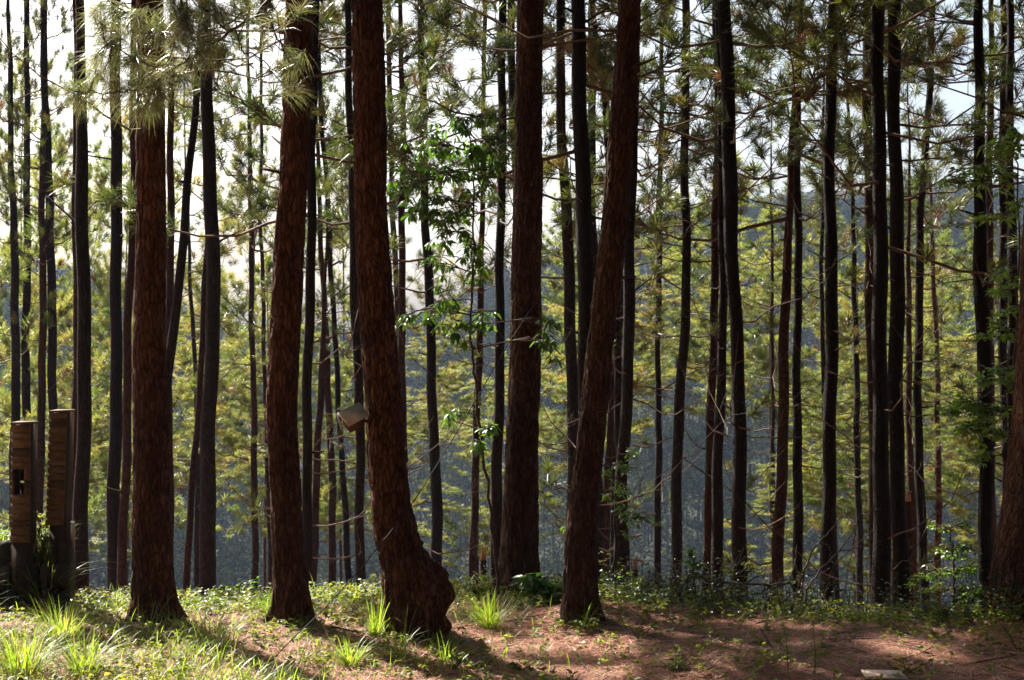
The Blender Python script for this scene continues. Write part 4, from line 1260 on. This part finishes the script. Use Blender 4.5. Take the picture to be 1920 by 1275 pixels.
leafy('shrub', 'dark arching undergrowth plant right of the tall dark grey pine', 'shrub',
      [(440, 1120), (442, 1105), (445, 1095)],
      [(425, 1105, 18, 10, 5), (455, 1100, 20, 10, 6), (400, 1112, 16, 8, 5), (480, 1112, 14, 8, 4)],
      12.1, .08, .02, BROADLEAF, per=7, droop=.2, gy=.1, seed=12)
# upright weeds on the floor
WEEDS = [(1478, 1262, .30, 'taller upright yellow-tipped weed left of the pinkish board'), (1527, 1270, .34, 'thin upright weed spike standing nearest the pinkish board'), (1195, 1195, .16, 'small branching green weed in the shade right of the leaning trunk'),
         (850, 1258, .14, 'small weed in the shadow right below the swollen foot'), (970, 1262, .1, 'low round weed near the bottom in the middle'), (1690, 1268, .12, 'yellow-green weed sprawling behind the pinkish board'),
         (1265, 1262, .12, 'broad low weed at the bottom right of the middle'), (1118, 1190, .13, 'whorled weed at the right foot of the strongly leaning trunk')]
for i, (px, py, h, lab) in enumerate(WEEDS):
    g = ground_pt(px, py)
    r = np.random.default_rng(60 + i)
    sb, lb = MB(), MB()
    root = empty('weed', g, lab, 'weed', 'weeds on the forest floor')
    nst = 1 if h > .25 else 4
    for s in range(nst):
        tip = np.array([r.normal(0, .03 if nst == 1 else .09), r.normal(0, .03), h * r.uniform(.6, 1) if nst > 1 else h])
        c = np.array([[0, 0, -.01], tip * .5 + r.normal(0, .01, 3), tip])
        tube(sb, c, [.004, .003, .0015], 5, 0)
        k = int(h * 110) if nst == 1 else 10
        u = np.linspace(.25, 1, k)
        pos = np.stack([np.interp(u, [0, .5, 1], c[:, a]) for a in range(3)], 1)
        th = np.arange(k) * 2.4
        D = np.stack([np.cos(th), np.sin(th), r.uniform(0, .6, k)], 1)
        leaves(lb, pos, D, unit(np.stack([r.normal(0, .4, k), r.normal(0, .4, k), np.ones(k)], 1)), .048 * (1.2 - .6 * u) * r.uniform(.7, 1.2, k), .022, 0)
    link('stem', sb.mesh('stem', [TWIG]), root)
    link('foliage', lb.mesh('foliage', [COVER]), root)

# ------------------------------------------------------------------ dead branches and stumps
def dead_branch(label, lines, Y, r0):
    g = None
    mb = MB()
    for li, (ln, k) in enumerate(lines):
        pts = np.array([P(x, y, Y + dy) for x, y, dy in ln])
        if g is None:
            g = np.array([pts[0][0], pts[0][1], float(terr(pts[0][0], pts[0][1]))])
        n = len(pts)
        tt = np.linspace(0, n - 1, n * 5)
        q = np.stack([np.interp(tt, np.arange(n), pts[:, a]) for a in range(3)], 1) + rng.normal(0, .004, (n * 5, 3))
        tube(mb, q - g, r0 * k * np.linspace(1, .4, len(q)), 6, 0)
    o = link('dead_branch', mb.mesh('dead_branch', [DEADWOOD]), None, g)
    tag(o, label, 'branch', 'dead branches on the ground')


DEADWOOD = plain_mat('dead_wood', [(0.3, (0.03, 0.022, 0.016)), (0.7, (0.13, 0.10, 0.075))], (20, 20, 20), 0.8)
dead_branch('long pale dead branch lying in front of the close pair and the stout curving pine',
            [([(1500, 1120, .1), (1480, 1092, 0), (1450, 1097, 0), (1400, 1094, -.05), (1330, 1091, -.1), (1310, 1078, -.12), (1294, 1066, -.15)], 1), ([(1400, 1094, -.05), (1425, 1078, 0), (1440, 1060, .05)], .6),
             ([(1450, 1097, 0), (1425, 1112, -.05), (1385, 1118, -.1), (1362, 1128, -.1)], .7), ([(1432, 1104, -.05), (1440, 1120, -.1), (1445, 1142, -.15)], .5), ([(1480, 1092, 0), (1492, 1050, .1), (1495, 1020, .15)], .6)], 11.4, .012)
dead_branch('forked dead stick rising in front of the stout pine by the dark straight pine',
            [([(1502, 1128, 0), (1506, 1080, 0), (1520, 1035, 0), (1538, 1015, 0), (1560, 992, .05), (1576, 970, .1)], 1), ([(1535, 1018, 0), (1552, 1022, 0), (1558, 1035, 0), (1556, 1045, 0)], .6), ([(1505, 1085, 0), (1490, 1060, .05), (1485, 1030, .1)], .5)], 11.3, .010)
dead_branch('straight dead stick slanting between the stout pine and the lone thin pine',
            [([(1510, 1135, 0), (1512, 1108, 0), (1540, 1066, 0), (1575, 1033, 0), (1606, 988, .05)], 1), ([(1575, 1033, 0), (1600, 1030, .05), (1635, 1018, .1)], .5)], 11.2, .010)
dead_branch('thin bent twig arching before the dark triple cluster',
            [([(1580, 1140, 0), (1590, 1060, 0), (1612, 965, .05), (1630, 957, .1), (1652, 955, .1)], 1), ([(1600, 1010, 0), (1585, 990, 0)], .5)], 11.6, .005)
dead_branch('small dead twig standing by the right foot of the massive edge trunk',
            [([(1905, 1215, 0), (1890, 1185, 0), (1870, 1160, 0)], 1), ([(1890, 1185, 0), (1900, 1165, 0)], .6)], 9.6, .005)
dead_branch('slender bare shoot arching over the swollen foot of the birdhouse pine',
            [([(803, 1218, -.25), (802, 1180, -.25), (802, 1130, -.25), (806, 1112, -.25), (816, 1112, -.24), (830, 1122, -.22)], 1)], 10.0, .005)
dead_branch('thin dry stick lying on the litter near the pinkish board',
            [([(1560, 1245, .1), (1610, 1252, .02), (1680, 1254, 0), (1720, 1262, -.05)], 1)], 9.05, .006)


def stump(px, y0, y1, w, Y, label):
    a, b = P(px, y1, Y), P(px, y0, Y)
    zg = float(terr(a[0], Y))
    g = np.array([a[0], Y, zg])
    root = empty('stump', g, label, 'stump', 'broken stumps')
    z = np.linspace(-.2, b[2] - zg, 30)
    R = np.interp(z, [-.2, z[-1]], [1.2, .95]) * w / 2 * Y / F
    C = np.stack([a[0] + .01 * np.sin(z * 5), np.full(30, Y), zg + z], 1)
    mb = trunk_mesh(g, C, R, 16, 0, .1, 0, px)
    link('trunk', mb.mesh('trunk', [BARK['rust']]), root)
    tb = MB()
    h = R[-1]
    for k in range(7):
        an = k * .9
        c = C[-1] - g + np.array([math.cos(an), math.sin(an), 0]) * h * .6
        tube(tb, np.array([c - [0, 0, .05], c + [0, 0, .03], c + [0.005, 0, rng.uniform(.06, .16)]]), [h * .35, h * .25, .002], 4, 0)
    link('splintered_top', tb.mesh('splintered_top', [CUT]), root)


stump(905, 1050, 1105, 12, 13.2, 'short broken stump left of the straight thick pine')
stump(1189, 1068, 1120, 12, 12.8, 'short broken stump right of the strongly leaning trunk')
stump(1703, 940, 1040, 13, 20, 'tall broken stump behind the triple cluster and the sweeping slim pine')

# ------------------------------------------------------------------ wooden towers on the bank
def tower(label, Y, x0, x1, ytop, ybot, lean, slot, foot, depth):
    rr = np.random.default_rng(int(x0) + 5)
    a = P(x0, ybot, Y)
    b = P(x1, ytop, Y)
    wdt = b[0] - a[0]
    hgt = b[2] - a[2]
    g = np.array([(a[0] + b[0]) / 2, Y + depth / 2, a[2]])
    root = empty('wooden_tower', g, label, 'tower', 'wooden towers on the bank')

    def sh(v):
        v = np.array(v)
        return v
    pl = MB()
    n = 15
    edges = np.linspace(0, hgt, n + 1) + np.concatenate([[0], rr.normal(0, .008, n - 1), [0]])
    s0, s1 = (slot or (9, 9))
    for i in range(n):
        za, zb = edges[i] + .001, edges[i + 1] - .001
        f = (za + zb) / 2 / hgt
        dx = lean * f
        off = rr.uniform(0, .0008)
        segs = [(-wdt / 2, wdt / 2)]
        zm = (za + zb) / 2
        if s0 <= zm / hgt <= s1:
            segs = [(-wdt / 2, -wdt / 2 + wdt * .16), (wdt / 2 - wdt * .3, wdt / 2)]
        for u0, u1 in segs:
            box(pl, (u0 + dx, -depth / 2 - .008 - off, za), (u1 + dx, -depth / 2 + .012, zb), (2 if rr.random() < .15 else 1 if rr.random() < .25 else 0))
    link('plank_front', pl.mesh('plank_front', [WOOD, WOOD_B, WOOD_C], smooth=False), root)
    bd = MB()

    def shear_box(lo, hi):
        k = bd.n
        box(bd, lo, hi, 0)
        v = bd.v[-1]
        v[:, 0] += lean * v[:, 2] / hgt
    t = .014
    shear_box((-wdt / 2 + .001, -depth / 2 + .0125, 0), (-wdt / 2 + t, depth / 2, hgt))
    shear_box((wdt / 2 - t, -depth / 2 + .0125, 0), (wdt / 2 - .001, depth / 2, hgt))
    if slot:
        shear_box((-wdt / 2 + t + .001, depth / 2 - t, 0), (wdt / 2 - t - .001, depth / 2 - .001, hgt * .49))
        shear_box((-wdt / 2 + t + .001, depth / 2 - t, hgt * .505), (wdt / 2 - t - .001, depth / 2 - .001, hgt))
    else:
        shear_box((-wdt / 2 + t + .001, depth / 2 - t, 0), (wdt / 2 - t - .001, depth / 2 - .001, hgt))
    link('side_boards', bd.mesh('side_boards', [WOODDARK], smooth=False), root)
    cp = MB()
    box(cp, (-wdt / 2 - .004 + lean, -depth / 2 - .016, hgt + .001), (wdt / 2 + .004 + lean, depth / 2 + .004, hgt + .014), 0)
    link('cap', cp.mesh('cap', [WOOD], smooth=False), root)
    if foot:
        fb = MB()
        fx0, fx1, fy0, fy1 = foot
        A, B = P(fx0, fy1, Y), P(fx1, fy0, Y)
        box(fb, (A[0] - g[0], -depth / 2 + .0, A[2] - g[2] - .2), (B[0] - g[0], depth / 2 + .03, -.001 if B[2] > a[2] else B[2] - g[2]), 0)
        link('footing', fb.mesh('footing', [WOODDARK], smooth=False), root)
    return root


tower('shorter wooden plank tower with a dark slot, on the left bank', 11.0, 20, 55, 795, 1018, .008, (.38, .585), (22, 54, 1018, 1100), .17)
tower('taller plain wooden plank tower without a slot, on the left bank', 11.12, 86, 118, 773, 985, .03, None, (93, 124, 985, 1080), .2)

# low dry-stone wall under the bank
wb = MB()
g = np.array([-3.9, 11.05, 0.0])
rr = np.random.default_rng(3)
for row, (z0, z1) in enumerate([(-.1, .16), (.15, .36), (.33, .53)]):
    x = -4.75
    while x < -3.46:
        w = rr.uniform(.05, .13)
        if row == 2 and rr.random() < .3:
            x += w
            continue
        d = rr.uniform(0, .06) + row * .03
        xr = min(x + w, -3.44 + rr.uniform(-.03, .02))
        if xr - x < .03:
            break
        c = np.array([(x + xr) / 2, 11.03 + d, (z0 + z1) / 2 + rr.uniform(-.03, .03)])
        h3 = np.array([(xr - x) / 2, .08, (z1 - z0) / 2 * rr.uniform(.8, 1.1)])
        # rough rounded upright stone
        th = np.linspace(0, 2 * np.pi, 9)[:-1] + rr.normal(0, .12, 8)
        rings = []
        for t_, k_ in ((-1, .7), (-.75, .97), (0, 1.04), (.7, .95), (1, .6)):
            rings.append(np.stack([c[0] + h3[0] * k_ * np.sign(np.cos(th)) * abs(np.cos(th)) ** .6, c[1] + h3[1] * k_ * np.sign(np.sin(th)) * abs(np.sin(th)) ** .6, np.full(8, c[2] + h3[2] * t_)], 1) + rr.normal(0, .005, (8, 3)))
        v = np.concatenate(rings) - g
        a_ = np.arange(4)[:, None] * 8
        b_ = np.arange(8)[None, :]
        qd = np.stack([a_ + b_, a_ + (b_ + 1) % 8, a_ + 8 + (b_ + 1) % 8, a_ + 8 + b_], -1).reshape(-1, 4)
        wb.add(v, [qd, np.array([[32, 33, 34, 35, 36, 37, 38, 39]])], 0)
        x = xr + rr.uniform(0, .012)
tag(link('stone_wall', wb.mesh('stone_wall', [STONE], smooth=False), None, g), 'low dark dry-stone wall holding the bank under the wooden towers', 'wall')

# weeds on the bank top
p = scatter(900, -4.9, -3.45, 11.15, 12.3)
m = len(p)
D = unit(np.stack([rng.normal(0, .35, m), rng.normal(0, .35, m), np.ones(m)], 1))
mb = MB()
blades(mb, p, D, rng.uniform(.07, .26, m) * (1 - .6 * sstep(-4, -3.7, p[:, 0])), rng.uniform(.004, .008, m), rng.uniform(.1, .6, m), 0, 4)
tag(link('bank_grass', mb.mesh('bank_grass', [GRASS])), kind='stuff', label='bright grass on top of the stone-walled bank')

# ------------------------------------------------------------------ birdhouse on the swollen-footed pine
Yb = 9.93
c = P(663, 782, Yb)
root = empty('birdhouse', c, 'tilted wooden birdhouse with grey board roof fixed to the swollen-footed pine', 'birdhouse')
A_, B_, C_, D_ = P(633, 773, Yb - .10), P(674, 754, Yb + .05), P(692, 779, Yb + .03), P(655, 798, Yb - .12)
nrm = unit(np.cross(B_ - A_, D_ - A_))
if nrm[1] > 0:
    nrm = -nrm
mb = MB()
t = .012
quad = np.array([A_, B_, C_, D_])
v = np.vstack([quad, quad - nrm * t]) - c
fq = np.array([[0, 1, 2, 3], [7, 6, 5, 4], [0, 4, 5, 1], [1, 5, 6, 2], [2, 6, 7, 3], [3, 7, 4, 0]])
mb.add(v, fq, 0)
link('roof', mb.mesh('roof', [HOUSEROOF], smooth=False), root)
mb = MB()
cen = quad.mean(0)
qi = cen + (quad - cen) * np.array([[.6], [.8], [.8], [.6]])
qi = qi - nrm * .0125
drop = np.array([0.012, .03, -.05])
v = np.vstack([qi, qi + drop - nrm * .05]) - c
mb.add(v, fq, 0)
link('body', mb.mesh('body', [HOUSEBODY], smooth=False), root)
mb = MB()   # the narrow side board that catches the light
e0, e1 = A_, D_
sb_ = np.array([A_, A_ + (D_ - A_) * .22, A_ + (D_ - A_) * .42 + np.array([0, .01, -.05]), A_ + np.array([.03, .005, -.108])])
v = np.vstack([sb_ - nrm * .013, sb_ - nrm * .026 + np.array([0, .01, 0])]) - c
mb.add(v, fq, 0)
link('side_board', mb.mesh('side_board', [HOUSEROOF], smooth=False), root)
mb = MB()
tube(mb, np.array([cen - nrm * .06, P(690, 790, Yb + .1), P(700, 792, Yb + .17)]) - c, [.012, .012, .012], 6, 0)
link('bracket', mb.mesh('bracket', [WOODDARK]), root)

# ------------------------------------------------------------------ cord slung from the ground up to the straight thick pine
cp_ = [(492, 1246, 9.15), (545, 1200, 9.35), (593, 1157, 9.5), (660, 1085, 9.66), (710, 1025, 9.75), (770, 950, 9.9), (833, 850, 10.25), (885, 762, 10.6), (930, 684, 10.95), (955, 642, 11.15), (985, 596, 11.27), (1010, 558, 11.33), (1016, 540, 11.6)]
pts = np.array([P(*a) for a in cp_])
pts[0][2] = float(terr(pts[0][0], pts[0][1]))
n = len(pts)
tt = np.linspace(0, n - 1, 90)
q = np.stack([np.interp(tt, np.arange(n), pts[:, k]) for k in range(3)], 1)
for k in range(3):
    q[:, k] = np.convolve(np.pad(q[:, k], 3, mode='edge'), np.ones(7) / 7, 'valid')
mb = MB()
tube(mb, q - pts[0], .0038, 6, 0)
o = link('cord', mb.mesh('cord', [ROPEM]), None, pts[0])
tag(o, 'thin dark cord slung from the litter past the swollen-footed pine to the straight thick pine', 'cord')

# ------------------------------------------------------------------ pinkish board box at the bottom right
g = ground_pt(1657, 1284)
root = empty('board_box', g, 'pinkish weathered board on a low box, cut by the bottom edge', 'box')
M = Matrix.Rotation(math.radians(-5), 4, 'Z')
mb = MB()
box(mb, (-.118, -.10, .055), (.118, .11, .063), 0, M)
link('top_board', mb.mesh('top_board', [CRATE], smooth=False), root)
mb = MB()
for lo, hi in (((-.12, -.095, -.04), (.12, -.08, .054)), ((-.12, .07, -.04), (.12, .085, .054)), ((-.12, -.0795, -.04), (-.105, .0695, .054)), ((.105, -.0795, -.04), (.12, .0695, .054))):
    box(mb, (lo[0] * .93, lo[1], lo[2]), (hi[0] * .93, hi[1], hi[2]), 0, M)
link('side_panels', mb.mesh('side_panels', [HOUSEBODY], smooth=False), root)

# ------------------------------------------------------------------ haze
m, nt, out = newmat('valley_haze')
vol = N(nt, 'ShaderNodeVolumePrincipled')
vol.inputs['Color'].default_value = (0.46, 0.60, 0.9, 1)
vol.inputs['Density'].default_value = 0.0002
vol.inputs['Anisotropy'].default_value = 0.0
nt.links.new(vol.outputs['Volume'], out.inputs['Volume'])
mb = MB()
box(mb, (-1000, -100, -62), (1000, 1400, 95), 0)
hz = link('haze', mb.mesh('haze', [m], smooth=False))
tag(hz, kind='stuff')

# ------------------------------------------------------------------ light, sky, camera
w = bpy.data.worlds.new('World')
S.world = w
w.use_nodes = True
nt = w.node_tree
bg = nt.nodes['Background']
sky = nt.nodes.new('ShaderNodeTexSky')
sky.sky_type = 'NISHITA'
sky.sun_disc = False
sky.sun_elevation = SUN_EL
sky.sun_rotation = SUN_AZ
sky.air_density = 1.0
sky.dust_density = 4.5
sky.ozone_density = 1.0
nt.links.new(sky.outputs['Color'], bg.inputs['Color'])
bg.inputs['Strength'].default_value = 0.05

sun = bpy.data.lights.new('sun', 'SUN')
sun.energy = 5.0
sun.angle = math.radians(0.5)
sun.color = (1.0, 0.94, 0.84)
so = bpy.data.objects.new('sun', sun)
COL.objects.link(so)
so.rotation_euler = Vector(SUND).to_track_quat('Z', 'Y').to_euler()

cam = bpy.data.cameras.new('camera')
cam.lens = 50
cam.sensor_width = 36
cam.clip_end = 5000
cam.clip_start = 0.1
cam.dof.use_dof = True
cam.dof.focus_distance = 10.6
cam.dof.aperture_fstop = 6.3
co = bpy.data.objects.new('camera', cam)
COL.objects.link(co)
co.location = (0, 0, ZC)
co.rotation_euler = (math.radians(90), 0, 0)
S.camera = co

S.render.engine = 'CYCLES'
S.cycles.max_bounces = 8
S.cycles.diffuse_bounces = 4
S.cycles.glossy_bounces = 2
S.cycles.transmission_bounces = 4
S.cycles.volume_bounces = 0
S.cycles.use_denoising = True
S.cycles.denoiser = 'OPENIMAGEDENOISE'
S.cycles.denoising_input_passes = 'RGB_ALBEDO_NORMAL'
S.cycles.denoising_prefilter = 'NONE'
S.view_settings.view_transform = 'Standard'
S.view_settings.look = 'None'
S.view_settings.exposure = 2.2
S.view_settings.gamma = 1.0
